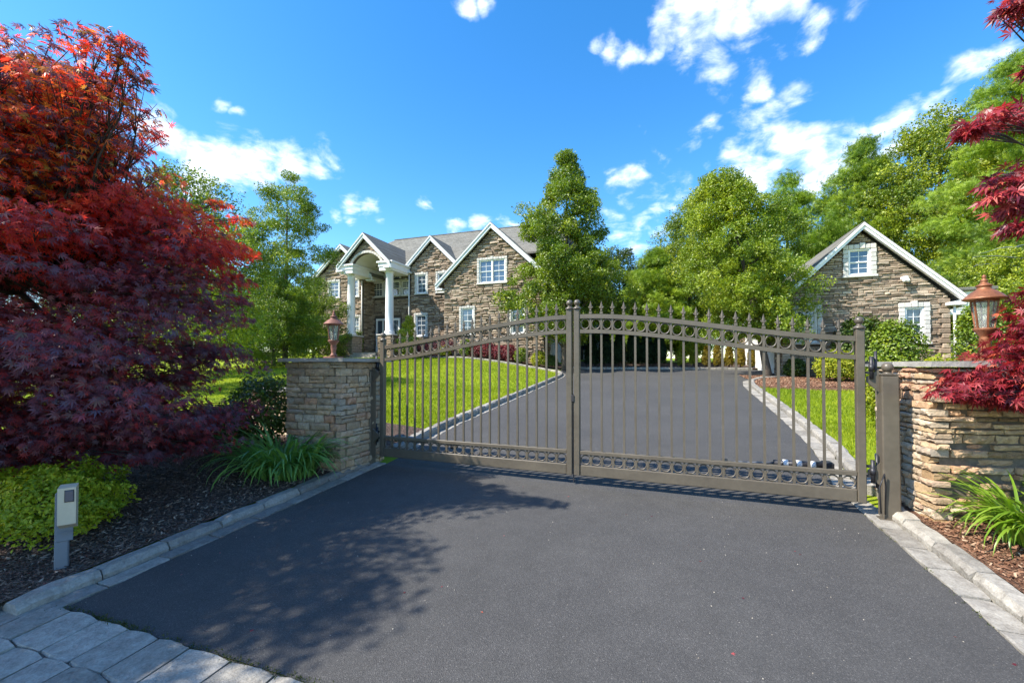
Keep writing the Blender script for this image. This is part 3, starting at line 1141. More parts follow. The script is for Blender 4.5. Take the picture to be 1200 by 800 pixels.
# ================================================================== MAIN HOUSE
def main_house():
    off = (-16.0, 28.0, 1.9)
    q = random.Random(21)
    H = empty('stone_house', off, 0, 'large two storey brown stone house with gables and white columned entrance', 'house')
    o3 = Vector(off)
    gz = 1.3

    def holes_of(wins, s=0.15):
        return [(a - s, b + s, c - .12, d + s) for a, b, c, d in wins]

    def P(mb, name, mat):
        mb.v = [tuple(Vector(p) - o3) for p in mb.v]
        return mb.build(name, mat, H)
    # ---- right gable block, front wall y = 26
    xl, xr, xp = -13.95, -6.95, -10.46
    wr = [(-11.36, -9.55, 6.78, 8.28), (-12.66, -11.80, 3.46, 5.18), (-9.12, -8.28, 3.42, 5.14)]
    sl = 0.94
    top = lambda x: 10.30 - sl * abs(x - xp)
    poly = [(xl, gz), (xr, gz), (xr, top(xr)), (xp, top(xp)), (xl, top(xl))]
    wall_slab(H, off, poly, 26.0, 26.25, M['housemortar'], 'wall', [(a, b, c, d) for a, b, c, d in wr])

    def regR(za, zb):
        e = (10.30 - zb) / sl
        return max(xl, xp - e), min(xr, xp + e)
    st = ledger(regR, holes_of(wr), 1.5, 10.25, q)
    clad(H, off, (0, 26.0, 0), (1, 0, 0), (0, -1, 0), st, M['housestone'], q, 190)
    window(H, off, -11.36, -9.55, 6.78, 8.28, 26.0, True, False, 0.16, 2, 2, q=q)
    window(H, off, -12.66, -11.80, 3.46, 5.18, 26.0, False, True, 0.15, q=q)
    window(H, off, -9.12, -8.28, 3.42, 5.14, 26.0, False, True, 0.15, q=q)
    gable_roof(H, off, -14.5, -6.4, xp, 10.68, sl, 25.62, 34.5, M['shingle'])
    rake(H, off, -14.47, -6.43, xp, 10.62, sl, 25.80)
    # its side walls
    P(MB().box(xr - .25, xr, 26.255, 38.0, gz, 6.95), 'wall', M['housemortar'])
    P(MB().box(xl, xl + .25, 26.255, 28.2, gz, 6.95), 'wall', M['housemortar'])
    doors = [(27.3, 29.8), (30.6, 33.1)]
    st = ledger(lambda a, b: (0, 11.9), [(d0 - 26.1 - .15, d1 - 26.1 + .15, 1.0, 4.05) for d0, d1 in doors], 1.4, 6.9, q)
    clad(H, off, (xr, 26.1, 0), (0, 1, 0), (1, 0, 0), st, M['housestone'], q, 0)
    for d0, d1 in doors:
        z0 = tz(-6, d0) + .03
        d = P(MB().box(xr + .02, xr + .07, d0, d1, z0, 3.85), 'garage_door', M['white_paint'])
        for k in range(4):
            z = z0 + (3.85 - z0) * k / 4
            for i in range(4):
                y = d0 + (d1 - d0) * i / 4
                b = MB().box(xr + .07, xr + .085, y + .08, y + (d1 - d0) / 4 - .08, z + .06, z + (3.85 - z0) / 4 - .06, None, .006)
                b.v = [tuple(Vector(p) - o3) for p in b.v]
                b.build('door_panel', M['glass'] if k == 3 else M['white_paint'], d)
        P(MB().box(xr - .01, xr + .12, d0 - .15, d0 - .003, z0, 4.0), 'door_trim', M['white_paint'])
        P(MB().box(xr - .01, xr + .12, d1 + .003, d1 + .15, z0, 4.0), 'door_trim', M['white_paint'])
        P(MB().box(xr - .01, xr + .12, d0, d1, 3.853, 4.0), 'door_trim', M['white_paint'])
    # ---- middle gable, y = 28
    xl, xr, xp = -17.84, -13.95, -16.03
    wm = [(-17.33, -16.52, 6.75, 8.12), (-15.55, -14.74, 6.75, 8.12), (-17.38, -16.52, 3.58, 5.12)]
    sm_ = 0.97
    top = lambda x: 10.55 - sm_ * abs(x - xp)
    poly = [(xl, gz), (xr + .3, gz), (xr + .3, top(xr + .3)), (xp, top(xp)), (xl, top(xl))]
    wall_slab(H, off, poly, 28.0, 28.25, M['housemortar'], 'wall', [w for w in wm])

    def regM(za, zb):
        e = (10.55 - zb) / sm_
        return max(xl, xp - e), min(xr, xp + e)
    st = ledger(regM, holes_of(wm), 1.6, 10.5, q)
    clad(H, off, (0, 28.0, 0), (1, 0, 0), (0, -1, 0), st, M['housestone'], q, 60)
    for k, (a, b, c, d) in enumerate(wm):
        window(H, off, a, b, c, d, 28.0, False, k != 2, 0.16, q=q)
    gable_roof(H, off, -18.3, -13.75, xp, 10.93, sm_, 27.6, 32.2, M['shingle'])
    rake(H, off, -18.28, -13.78, xp, 10.87, sm_, 27.78)
    # ---- left gable, y = 28
    xl, xr, xp = -26.35, -22.25, -24.1
    wl = [(-25.45, -24.5, 6.82, 8.12), (-23.1, -22.62, 6.82, 8.15), (-23.1, -22.5, 3.7, 5.2)]
    sg = 0.88
    top = lambda x: 10.66 - sg * abs(x - xp)
    poly = [(xl, gz), (xr, gz), (xr, top(xr)), (xp, top(xp)), (xl, top(xl))]
    wall_slab(H, off, poly, 28.0, 28.25, M['housemortar'], 'wall', wl)

    def regL(za, zb):
        e = (10.66 - zb) / sg
        return max(xl, xp - e), min(xr, xp + e)
    st = ledger(regL, holes_of(wl), 1.7, 10.6, q)
    clad(H, off, (0, 28.0, 0), (1, 0, 0), (0, -1, 0), st, M['housestone'], q, 40)
    for a, b, c, d in wl:
        window(H, off, a, b, c, d, 28.0, False, False, 0.15, q=q)
    gable_roof(H, off, -27.15, -21.05, xp, 11.03, sg, 27.55, 33.0, M['shingle'])
    rake(H, off, -27.12, -21.08, xp, 10.97, sg, 27.75)
    P(MB().box(-26.6, -26.36, 28.0, 40.0, gz, 8.5), 'wall', M['housemortar'])
    # ---- recess behind the portico, y = 29.5
    wq = [(-22.35, -21.35, 6.95, 8.1), (-21.15, -19.75, 6.95, 8.1), (-19.55, -18.9, 6.95, 8.1)]
    dq = [(-22.0, -19.75, 2.3, 5.15)]
    wall_slab(H, off, [(-22.25, gz), (-17.84, gz), (-17.84, 9.6), (-22.25, 9.6)], 29.5, 29.7, M['housemortar'], 'wall')
    st = ledger(lambda a, b: (-22.25, -17.9), [(-22.6, -18.7, 6.8, 8.3), (-22.2, -19.6, 2.2, 5.35)], 1.9, 9.5, q)
    clad(H, off, (0, 29.5, 0), (1, 0, 0), (0, -1, 0), st, M['housestone'], q, 0)
    st = ledger(lambda a, b: (0, 1.35), [], 1.9, 9.4, q)
    clad(H, off, (-22.25, 28.15, 0), (0, 1, 0), (1, 0, 0), st, M['housestone'], q, 0)
    P(MB().box(-22.45, -22.252, 28.26, 29.495, gz, 9.5), 'wall', M['housemortar'])
    for a, b, c, d in wq:
        window(H, off, a, b, c, d, 29.38, False, False, 0.12, 3, 3, q=q)
    # half round light over the middle window
    arc = MB()
    cx, cz = -20.45, 8.32
    for i in range(12):
        a0, a1 = PI * i / 12, PI * (i + 1) / 12
        arc.prism([(cx + .82 * math.cos(a0), cz + .82 * math.sin(a0)), (cx + .70 * math.cos(a0), cz + .70 * math.sin(a0)),
                   (cx + .70 * math.cos(a1), cz + .70 * math.sin(a1)), (cx + .82 * math.cos(a1), cz + .82 * math.sin(a1))], 29.30, 29.42)
    for i in range(1, 6):
        a = PI * i / 6
        arc.bar((cx, 29.36, cz), (cx + .7 * math.cos(a), 29.36, cz + .7 * math.sin(a)), .03, .03, (0, 1, 0))
    fan = P(arc, 'arched_window', M['white_paint'])
    g = MB().prism([(cx + .7 * math.cos(PI * i / 12), cz + .7 * math.sin(PI * i / 12)) for i in range(13)], 29.40, 29.43)
    g.v = [tuple(Vector(p) - o3) for p in g.v]
    g.build('pane', M['glass'], fan)
    # double front door with side lights
    dr = P(MB().box(-22.0, -19.75, 29.40, 29.44, 2.35, 2.45).box(-22.0, -21.86, 29.36, 29.46, 2.45, 5.15).box(-19.89, -19.75, 29.36, 29.46, 2.45, 5.15).box(-21.86, -19.89, 29.36, 29.46, 5.0, 5.15)
           .box(-21.38, -21.28, 29.36, 29.46, 2.45, 5.0).box(-20.47, -20.37, 29.36, 29.46, 2.45, 5.0), 'front_door', M['white_paint'])
    for a, b in ((-21.85, -21.39), (-20.36, -19.9)):
        g = MB().box(a, b, 29.41, 29.43, 2.46, 4.99)
        g.v = [tuple(Vector(p) - o3) for p in g.v]
        g.build('side_light', M['glass'], dr)
    g = MB().box(-21.27, -20.48, 29.40, 29.44, 2.46, 4.99)
    g.v = [tuple(Vector(p) - o3) for p in g.v]
    g.build('door_leaf', M['bark_dark'], dr)
    # ---- main roof: ridge along x with hipped left end
    y0, yr, y1 = 28.27, 34.0, 39.8
    ze, zr = 9.2, 12.98
    xl, xr = -27.2, -6.4
    V = [(xl, y0, ze), (xr, y0, ze), (xr, yr, zr), (-23.4, yr, zr), (xl, y1, ze), (xr, y1, ze)]
    V2 = [(x, y, z - .12) for x, y, z in V]
    F = [(0, 1, 2, 3), (3, 2, 5, 4), (0, 3, 4), (6, 9, 8, 7), (9, 10, 11, 8), (6, 10, 9), (0, 6, 7, 1), (4, 5, 11, 10), (0, 4, 10, 6)]
    P(MB().add(V + V2, F), 'roof', M['shingle'])
    P(MB().prism([(xr + .02, 0)] * 0 or [(0, 0), (1, 0), (1, 1)], 0, .001) if False else MB().add([(xr - .2, y0 + .3, ze - .15), (xr - .2, yr, zr - .2), (xr - .2, y1 - .3, ze - .15), (xr - .4, y0 + .3, ze - .15), (xr - .4, yr, zr - .2), (xr - .4, y1 - .3, ze - .15)], [(0, 2, 1), (3, 4, 5), (0, 1, 4, 3), (1, 2, 5, 4), (2, 0, 3, 5)]), 'gable_wall', M['housemortar'])
    P(MB().box(-23.45, xr, yr - .09, yr + .09, zr - .02, zr + .035), 'ridge_cap', M['shingle'])
    P(MB().box(-26.3, -7.0, 38.9, 39.1, gz, 8.6), 'wall', M['housemortar'])
    P(MB().box(xr - .55, xr - .35, 36, 38.89, gz, 8.6), 'wall', M['housemortar'])
    # ---- portico
    yc = 26.25
    zc0, zc1 = 3.62, 8.12
    for k, x in enumerate((-21.87, -18.52)):
        b = MB().box(x - .56, x + .56, yc - .56, yc + .56, 1.6, 3.5)
        ped = P(b, 'pedestal', M['housemortar'])
        for ax in range(2):
            ss = ledger(lambda a, b: (0, 1.14), [], 1.9, 3.48, q, .14, .22, .25, .6, .01, .05)
            if ax == 0:
                Vv, Ff = [], []
                for s_ in ss:
                    v, f = stone_verts(*s_, q)
                    b0 = len(Vv)
                    Vv += [tuple(Vector((x - .57 + a, yc - .561 + bb, z)) - o3) for a, bb, z in v]
                    Ff += [tuple(i + b0 for i in t) for t in f]
            else:
                Vv, Ff = [], []
                for s_ in ss:
                    v, f = stone_verts(*s_, q)
                    b0 = len(Vv)
                    Vv += [tuple(Vector((x + .561 - bb, yc - .57 + a, z)) - o3) for a, bb, z in v]
                    Ff += [tuple(i + b0 for i in t) for t in f]
            o = MB().add(Vv, Ff).build('pedestal_stones', M['housestone'], ped)
            o['kind'] = 'stuff'
        cap = MB().box(x - .66, x + .66, yc - .66, yc + .66, 3.5, 3.60, None, .02)
        cap.v = [tuple(Vector(p) - o3) for p in cap.v]
        cap.build('pedestal_cap', M['window_stone'], ped)
        prof = [(0.395, 3.60), (0.395, 3.68), (0.336, 3.70), (0.370, 3.76), (0.336, 3.83), (0.290, 3.88), (0.290, 5.2), (0.281, 6.4), (0.256, 7.8), (0.286, 7.84), (0.260, 7.88), (0.260, 7.95), (0.336, 8.04), (0.353, 8.12)]
        P(MB().lathe(prof, 24, Matrix.Translation((x, yc, 0))), 'column', M['white_paint'])
        # entablature over each column running back to the wall
        P(MB().box(x - .52, x + .52, yc - .52, 29.45 if k == 0 else 27.95, 8.12, 8.40).box(x - .57, x + .57, yc - .57, 29.44 if k == 0 else 27.94, 8.405, 8.66).box(x - .66, x + .66, yc - .66, 29.43 if k == 0 else 27.93, 8.665, 8.78), 'entablature', M['white_paint'])
    # gable over the arch, front plane y = 25.8
    xp, zp, sp = -20.3, 10.93, 0.97
    n = 20
    ra, rz_ = 1.42, 1.32
    cxa, cza = -20.2, 8.2
    arcp = [(cxa + ra * math.cos(PI * i / n), cza + rz_ * math.sin(PI * i / n)) for i in range(n + 1)]
    # stone spandrel pieces left and right of the vault, then the vault itself
    mb = MB()
    for i in range(n):
        (x0, z0), (x1, z1) = arcp[i], arcp[i + 1]
        t0 = 10.55 - sp * abs(x0 - xp)
        t1 = 10.55 - sp * abs(x1 - xp)
        mb.prism([(x0, z0), (x0, max(z0 + .02, t0)), (x1, max(z1 + .02, t1)), (x1, z1)], 25.86, 26.1)
    P(mb, 'gable_wall', M['housemortar'])

    def regP(za, zb):
        e = (10.55 - zb) / sp
        return xp - e, xp + e
    hol = []
    for za in np.arange(8.0, 9.9, .05):
        if za < cza + rz_ + .16:
            t = min(1, max(0, (za - cza) / (rz_ + .16)))
            e = (ra + .16) * math.sqrt(max(0, 1 - t * t))
            hol.append((cxa - e, cxa + e, za, za + .05))
    st = ledger(regP, hol, 8.8, 10.5, q, .12, .18, .25, .6, .01, .06)
    clad(H, off, (0, 25.86, 0), (1, 0, 0), (0, -1, 0), st, M['housestone'], q, 0)
    # voussoirs round the arch
    for i in range(n):
        a0, a1 = PI * i / n + .008, PI * (i + 1) / n - .008
        pr = [(cxa + r1 * math.cos(a), cza + r2 * math.sin(a)) for r1, r2, a in ((ra, rz_, a0), (ra + .17, rz_ + .17, a0), (ra + .17, rz_ + .17, a1), (ra, rz_, a1))]
        P(MB().prism(pr, 25.76, 25.855), 'arch_stone', M['window_stone'])
    v = MB()
    for i in range(n):
        (x0, z0), (x1, z1) = arcp[i], arcp[i + 1]
        v.prism([(x0, z0 + .002), (x0 * 1.0, z0 + .06), (x1, z1 + .06), (x1, z1 + .002)], 26.12, 29.42)
    P(v, 'vault', M['cream_paint'])
    P(MB().box(cxa - ra - .14, cxa - ra, 25.9, 29.4, 7.55 + .58, 8.25).box(cxa + ra, cxa + ra + .14, 25.9, 27.9, 8.13, 8.25), 'vault_wall', M['cream_paint'])
    gable_roof(H, off, -22.62, -17.98, xp, 10.96, sp, 25.5, 31.6, M['shingle'])
    rake(H, off, -22.60, -18.0, xp, 10.90, sp, 25.68, .24)
    P(MB().box(-18.12, -17.92, 25.55, 28.0, 8.24, 8.56), 'gutter', M['white_paint'])
    P(MB().box(-22.68, -22.5, 25.55, 28.0, 8.24, 8.56), 'gutter', M['white_paint'])
    # steps and porch floor
    for k in range(3):
        P(MB().box(-21.2, -19.2, 25.6 - .33 * (2 - k), 29.3, 1.5, 1.98 + .16 * k, None, .02), 'porch_step', M['paver'])
    # downpipes
    for x, y, zt in ((-17.93, 27.86, 8.3), (-22.2, 27.86, 8.0)):
        P(MB().tube([(x, y, zt), (x, y, 2.2)], .055, 8), 'downpipe', M['soffit_pipe'])
    for x in (-14.1,):
        P(MB().tube([(x, 27.84, 6.4), (x, 27.84, 2.2)], .05, 8), 'downpipe', M['soffit_pipe'])
    # wall lights by the door
    for x in (-22.35, -19.35):
        P(MB().lathe([(.03, 4.2), (.07, 4.25), (.09, 4.55), (.10, 4.58), (.02, 4.72)], 8, Matrix.Translation((x, 29.36, 0))), 'wall_lamp', M['black_metal'])


main_house()


# ================================================================== GARAGE WING
def garage():
    off = (7.9, 26.0, 1.0)
    q = random.Random(5)
    G = empty('stone_garage', off, 0, 'single gabled brown stone garage wing with three white windows by the drive', 'garage')
    o3 = Vector(off)

    def P(mb, name, mat):
        mb.v = [tuple(Vector(p) - o3) for p in mb.v]
        return mb.build(name, mat, G)
    xl, xr, xp = 5.0, 10.78, 7.92
    wg = [(7.46, 8.24, 5.22, 6.32), (9.36, 9.98, 2.36, 3.78), (5.52, 6.3, 2.42, 3.84)]
    sl = 0.985
    apex = 7.05
    top = lambda x: apex - sl * abs(x - xp)
    poly = [(xl, .5), (xr, .5), (xr, top(xr)), (xp, apex), (xl, top(xl))]
    wall_slab(G, off, poly, 22.0, 22.25, M['housemortar'], 'wall', wg)

    def reg(za, zb):
        e = (apex - zb) / sl
        return max(xl, xp - e), min(xr, xp + e)
    st = ledger(reg, [(a - .2, b + .2, c - .1, d + .2) for a, b, c, d in wg], .85, 7.0, q, .07, .125, .18, .58, .005, .09, .013)
    clad(G, off, (0, 22.0, 0), (1, 0, 0), (0, -1, 0), st, M['housestone'], q, 290)
    for k, (a, b, c, d) in enumerate(wg):
        window(G, off, a, b, c, d, 22.0, False, k != 0, 0.2, q=q)
    # quoins at the right corner
    for i in range(16):
        z = .9 + i * .2
        e = .34 if i % 2 else .24
        P(MB().box(xr - e, xr + .02, 21.88, 21.995, z, z + .185, None, .02), 'corner_stone', M['housestone'])
    # left wall with two white doors to the court
    P(MB().box(xl, xl + .25, 22.255, 33.0, .5, 4.35), 'wall', M['housemortar'])
    P(MB().box(xr - .25, xr, 22.255, 33.0, .5, 4.35), 'wall', M['housemortar'])
    P(MB().box(xl + .26, xr - .26, 32.7, 32.95, .5, 4.35), 'wall', M['housemortar'])
    doors = [(23.6, 26.5), (27.3, 30.2)]
    st = ledger(lambda a, b: (0, 11.0), [(d0 - 22 - .16, d1 - 22 + .16, .5, 3.75) for d0, d1 in doors], .85, 4.3, q, .1, .17, .28, .8, .01, .06)
    st = [(11.0 - b, 11.0 - a, c, d, e) for a, b, c, d, e in st]
    clad(G, off, (xl, 33.0, 0), (0, -1, 0), (-1, 0, 0), st, M['housestone'], q, 0)
    for d0, d1 in doors:
        z0 = tz(4.9, d0) + .03
        d = P(MB().box(xl - .05, xl - .005, d0, d1, z0, 3.5), 'garage_door', M['white_paint'])
        for k in range(4):
            for i in range(4):
                y = d0 + (d1 - d0) * i / 4
                z = z0 + (3.5 - z0) * k / 4
                b = MB().box(xl - .066, xl - .05, y + .08, y + (d1 - d0) / 4 - .08, z + .06, z + (3.5 - z0) / 4 - .06, None, .006)
                b.v = [tuple(Vector(p) - o3) for p in b.v]
                b.build('door_panel', M['white_paint'], d)
        for y0, y1, za, zb in ((d0 - .15, d0 - .003, z0, 3.65), (d1 + .003, d1 + .15, z0, 3.65), (d0, d1, 3.503, 3.65)):
            P(MB().box(xl - .12, xl - .002, y0, y1, za, zb), 'door_trim', M['white_paint'])
    gable_roof(G, off, 4.62, 11.2, xp, 7.4, sl, 21.62, 33.4, M['shingle'])
    rake(G, off, 4.64, 11.18, xp, 7.34, sl, 21.80, .175, .16, M['white_paint'])
    P(MB().box(11.05, 11.24, 21.7, 33.3, 3.72, 3.98), 'gutter', M['white_paint'])
    P(MB().box(4.58, 4.76, 21.7, 33.3, 3.72, 3.98), 'gutter', M['white_paint'])
    P(MB().tube([(10.9, 21.84, 3.9), (10.9, 21.84, 1.1)], .045, 8), 'downpipe', M['white_paint'])
    # flood light under the verge
    fl = P(MB().box(9.24, 9.42, 21.72, 21.99, 4.92, 5.04, None, .02), 'flood_light', M['white_paint'])
    for dx in (-.1, .1):
        b = MB().lathe([(.035, -.02), (.06, -.10), (.065, -.16)], 10, Matrix.Translation((9.33 + dx, 21.78, 4.95)) @ Matrix.Rotation(dx * 4, 4, 'Y') @ Matrix.Rotation(-.5, 4, 'X'))
        b.v = [tuple(Vector(p) - o3) for p in b.v]
        b.build('lamp_head', M['white_paint'], fl)
    # low side porch on the right: boxed white eave over a stone base
    P(MB().box(10.8, 12.9, 23.6, 27.0, .6, 2.6), 'porch_base', M['housemortar'])
    st = ledger(lambda a, b: (10.82, 12.88), [], .9, 2.6, q, .1, .17, .25, .6, .01, .05)
    clad(G, off, (0, 23.6, 0), (1, 0, 0), (0, -1, 0), st, M['housestone'], q, 0)
    P(MB().box(11.0, 12.7, 23.4, 27.2, 3.55, 4.55, None, .02), 'porch_gable', M['white_paint'])
    P(MB().box(10.82, 13.0, 23.2, 27.3, 4.55, 4.68, None, .02), 'porch_roof', M['shingle'])
    P(MB().box(11.7, 12.2, 23.37, 23.398, 3.8, 4.3), 'louvre', M['trim'])
    for x in (11.15, 12.6):
        P(MB().box(x - .09, x + .09, 23.6, 23.78, 2.6, 3.55), 'porch_post', M['white_paint'])


garage()


def cottage():
    off = (-4.0, 38.5, tz(-4, 38.5))
    Hc = empty('white_outbuilding', off, 0, 'low white building half hidden behind the dark arborvitae row', 'building')
    MB().box(-4.2, 3.4, 0, 5, 0, 2.75).build('wall', M['white_paint'], Hc)
    v = [(-4.5, -.4, 2.75), (3.7, -.4, 2.75), (3.7, 5.4, 2.75), (-4.5, 5.4, 2.75), (-3.0, 2.5, 4.0), (2.2, 2.5, 4.0)]
    MB().add(v, [(0, 1, 5, 4), (1, 2, 5), (2, 3, 4, 5), (3, 0, 4), (3, 2, 1, 0)]).build('roof', M['shingle'], Hc)
    ch = MB().box(1.75, 2.75, -.5, .4, 0, 4.35, None, .02).build('chimney', M['window_stone'], Hc)
    MB().box(1.65, 2.85, -.6, .5, 4.353, 4.5, None, .02).box(2.1, 2.4, -.2, .1, 4.503, 4.8, None, .02).build('chimney_cap', M['window_stone'], ch)
    for x in (-3.2, -1.2):
        f = MB().box(x, x + .8, -.06, -.003, 1.0, 2.3).build('window', M['trim'], Hc)
        MB().box(x + .08, x + .72, -.075, -.062, 1.08, 2.22).build('pane', M['glass'], f)


cottage()

# ================================================================== GATE
GA = Vector((-3.92, 5.36, 0))
GB = Vector((1.85, 5.10, 0))
GL = (GB - GA).length
GYAW = math.atan2(GB.y - GA.y, GB.x - GA.x)
LEAF = GL / 2 - 0.012


def rail_z(s):
    t = min(1.0, max(0.0, s / 2.85))
    f = .7 * t * t * (3 - 2 * t) + .3 * math.sin(t * PI / 2)
    return 1.70 + .335 * f


def curved_bar(xs, zf, h, d):
    """a flat steel bar of height h and depth d following z = zf(x)"""
    V = []
    F = []
    for x in xs:
        z = zf(x)
        V += [(x, -d / 2, z - h / 2), (x, d / 2, z - h / 2), (x, d / 2, z + h / 2), (x, -d / 2, z + h / 2)]
    n = len(xs)
    for i in range(n - 1):
        for k in range(4):
            F.append((i * 4 + k, (i + 1) * 4 + k, (i + 1) * 4 + (k + 1) % 4, i * 4 + (k + 1) % 4))
    F += [(0, 1, 2, 3), ((n - 1) * 4 + 3, (n - 1) * 4 + 2, (n - 1) * 4 + 1, (n - 1) * 4)]
    return MB().add(V, F)


def finial_mb():
    m = MB()
    m.box(-.016, .016, -.016, .016, 0, .028)
    m.lathe([(.010, .028), (.014, .045), (.008, .055)], 6)
    # spear with two curled side leaves
    m.add([(0, -.008, .05), (-.017, 0, .092), (0, .008, .05), (.017, 0, .092), (0, 0, .160), (0, -.007, .095), (0, .007, .095)],
          [(0, 3, 5), (0, 5, 1), (5, 3, 4), (1, 5, 4), (2, 6, 3), (2, 1, 6), (6, 4, 3), (1, 4, 6)])
    for s in (-1, 1):
        m.tube([(s * .004, 0, .052), (s * .016, 0, .075), (s * .027, 0, .088), (s * .030, 0, .078)], [.006, .006, .0045, .002], 5)
    return m


BALL = MB()
BALL.lathe([(.052, 0), (.052, .014), (.030, .030), (.018, .042), (.026, .048)], 14)
BALL.sphere((0, 0, .080), .040, 14, 9)
ball_me = BALL.mesh('ball_finial', M['gate'])
finial_me = finial_mb().mesh('finial', M['gate'])
ring_me = MB().torus((0, 0, 0), .052, .0075, n=20, m=6, sc=1.6).mesh('ring', M['gate'])
ring_lo_me = MB().torus((0, 0, 0), .0535, .0075, n=20, m=6, sc=1.6).mesh('ring', M['gate'])


def gate_leaf(mirror, label):
    # local x runs from the hinge stile (0) to the meeting stile (LEAF)
    base = GA if not mirror else GB
    yaw = GYAW
    root = empty('gate_leaf', base, yaw, label, 'gate', 'leaves of the driveway gate')
    s = -1 if mirror else 1
    X = lambda v: v * s

    def bar(name, x0, x1, z0, z1, d, bev=.006):
        a, b = sorted((X(x0), X(x1)))
        return MB().box(a, b, -d / 2, d / 2, z0, z1, None, bev).build(name, M['gate'], root)
    W = .070
    bar('hinge_stile', -.0, W, .11, 1.80, .070)
    bar('meeting_stile', LEAF - W, LEAF, .11, 2.125, .070)
    link('ball_finial', ball_me, root, (X(W / 2), 0, 1.80))
    link('ball_finial', ball_me, root, (X(LEAF - W / 2), 0, 2.125))
    x0, x1 = W + .001, LEAF - W - .001
    xs = [X(x0 + (x1 - x0) * i / 40) for i in range(41)]
    curved_bar(xs, lambda x: rail_z(abs(x)), .050, .048).build('top_rail', M['gate'], root)
    curved_bar(xs, lambda x: rail_z(abs(x)) - .182, .044, .048).build('second_rail', M['gate'], root)
    bar('lower_rail', x0, x1, .365, .412, .052)
    bar('kick_plate', x0, x1, .11, .238, .045, .008)
    n = 20
    pitch = (x1 - x0) / (n + 1)
    for i in range(1, n + 1):
        x = x0 + pitch * i
        zt = rail_z(x) - .182 - .0245
        zr = rail_z(x)
        p = MB().box(-.0115, .0115, -.0115, .0115, .412, zt).box(-.0115, .0115, -.0115, .0115, .2385, .3645).box(-.0115, .0115, -.0115, .0115, zt + .049, zr - .0285)
        p.build('picket', M['gate'], root, (X(x), 0, 0))
        link('finial', finial_me, root, (X(x), 0, zr + .0275 + .002))
    for i in range(n + 1):
        x = x0 + pitch * (i + .5)
        dz = (rail_z(x + .02) - rail_z(x - .02)) / .04
        link('ring', ring_me, root, (X(x), 0, rail_z(x) - .0925), (0, -s * math.atan(dz) * .5, 0), (1, 1, 1.18))
        link('ring', ring_lo_me, root, (X(x), 0, .3015), None, (1, 1, 1.02))
    # hinges
    for z in (.42, 1.42):
        h = MB().lathe([(.018, z - .11), (.018, z + .11)], 10, Matrix.Translation((X(-.055), -.01, 0)))
        h.lathe([(.024, z - .03), (.024, z + .03)], 10, Matrix.Translation((X(-.055), -.01, 0)))
        h.lathe([(.013, z - .16), (.013, z + .16)], 8, Matrix.Translation((X(-.095), .012, 0)))
        a, b = sorted((X(-.06), X(-.001)))
        h.box(a, b, -.012, .008, z - .06, z - .035).box(a, b, -.012, .008, z + .035, z + .06)
        h.build('hinge', M['black_metal'], root)
    return root


gate_leaf(False, 'left steel gate leaf with its hinge end in the maple shade, by the dark post')
gl2 = gate_leaf(True, 'fully sunlit steel gate leaf hinged beside the bright right stone wall')
# keypad plate on the first pickets of the left leaf
# drop bolt and latch where the leaves meet
lt = MB().box(-.011, .011, -.02, .02, 1.02, 1.09, None, .004).box(-.006, .006, -.010, .010, .02, 1.0).box(-.018, .018, -.045, -.036, 1.0, 1.08, None, .003)
mid = GA + (GB - GA) * .5
lo = lt.build('gate_latch', M['black_metal'], None, mid + Vector((0, .0, 0)), (0, 0, GYAW))
tag(lo, 'dark drop bolt and latch between the two gate leaves', 'latch')


def gate_operator(hx, s, label, mat, striped):
    root = empty('gate_operator', (hx, 5.50, .325), GYAW, label, 'gate operator', 'swing gate openers behind the gate')
    L = .95
    a = (s * -.05, .10, 0.02)
    b = (s * L, .02, -.01)
    mb = MB().tube([a, (s * .45, .07, .012)], [.040, .040], 14)
    mb.build('motor_housing', mat, root)
    MB().tube([(s * .45, .07, .012), (s * L, .02, -.01)], [.016, .016], 10).build('push_rod', M['operator'], root)
    MB().box(min(0, s * .1), max(0, s * .1), .06, .2, -.04, .06, None, .01).build('bracket', M['black_metal'], root, (-s * .12, .0, 0))
    if striped:
        for k in range(3):
            MB().lathe([(.043, 0), (.043, .05)], 14, Matrix.Translation((s * (.05 + .13 * k), .092 - .008 * k, .018)) @ Matrix.Rotation(s * PI / 2, 4, 'Y')).build('band', M['white_paint'], root)
    MB().box(s * L - .03, s * L + .03, -.06, .06, -.05, .03, None, .006).build('clevis', M['black_metal'], root)
    return root


gate_operator(-3.72, 1, 'blue grey gate opener arm behind the shaded left leaf', M['operator'], False)
gate_operator(1.62, -1, 'white and black banded opener arm behind the sunlit gate leaf', M['black_metal'], True)


def post(x, y, top, label, s):
    root = empty('gate_post', (x, y, tz(x, y)), GYAW, label, 'gate post', 'steel gate posts')
    h = top - tz(x, y)
    MB().box(-.068, .068, -.068, .068, -.05, h, None, .01).build('shaft', M['gate'], root)
    MB().box(-.071, .071, -.071, .071, h + .002, h + .016, None, .005).lathe([(.05, h + .016), (.03, h + .03), (.02, h + .04)], 14).sphere((0, 0, h + .078), .048, 16, 10).build('ball_cap', M['gate'], root)
    # hinge bracket plates towards the leaf
    for z in (.42, 1.32):
        MB().add([(s * .069, -.012, z + .10), (s * .069, -.012, z - .12), (s * .165, -.012, z - .02), (s * .165, -.012, z + .02),
                  (s * .069, .012, z + .10), (s * .069, .012, z - .12), (s * .165, .012, z - .02), (s * .165, .012, z + .02)],
                 [(0, 1, 2, 3), (7, 6, 5, 4), (0, 4, 5, 1), (1, 5, 6, 2), (2, 6, 7, 3), (3, 7, 4, 0)]).build('hinge_bracket', M['gate'], root)
    MB().box(-.11, .11, -.11, .11, -.01, .012, None, .004).build('base_plate', M['gate'], root)
    return root


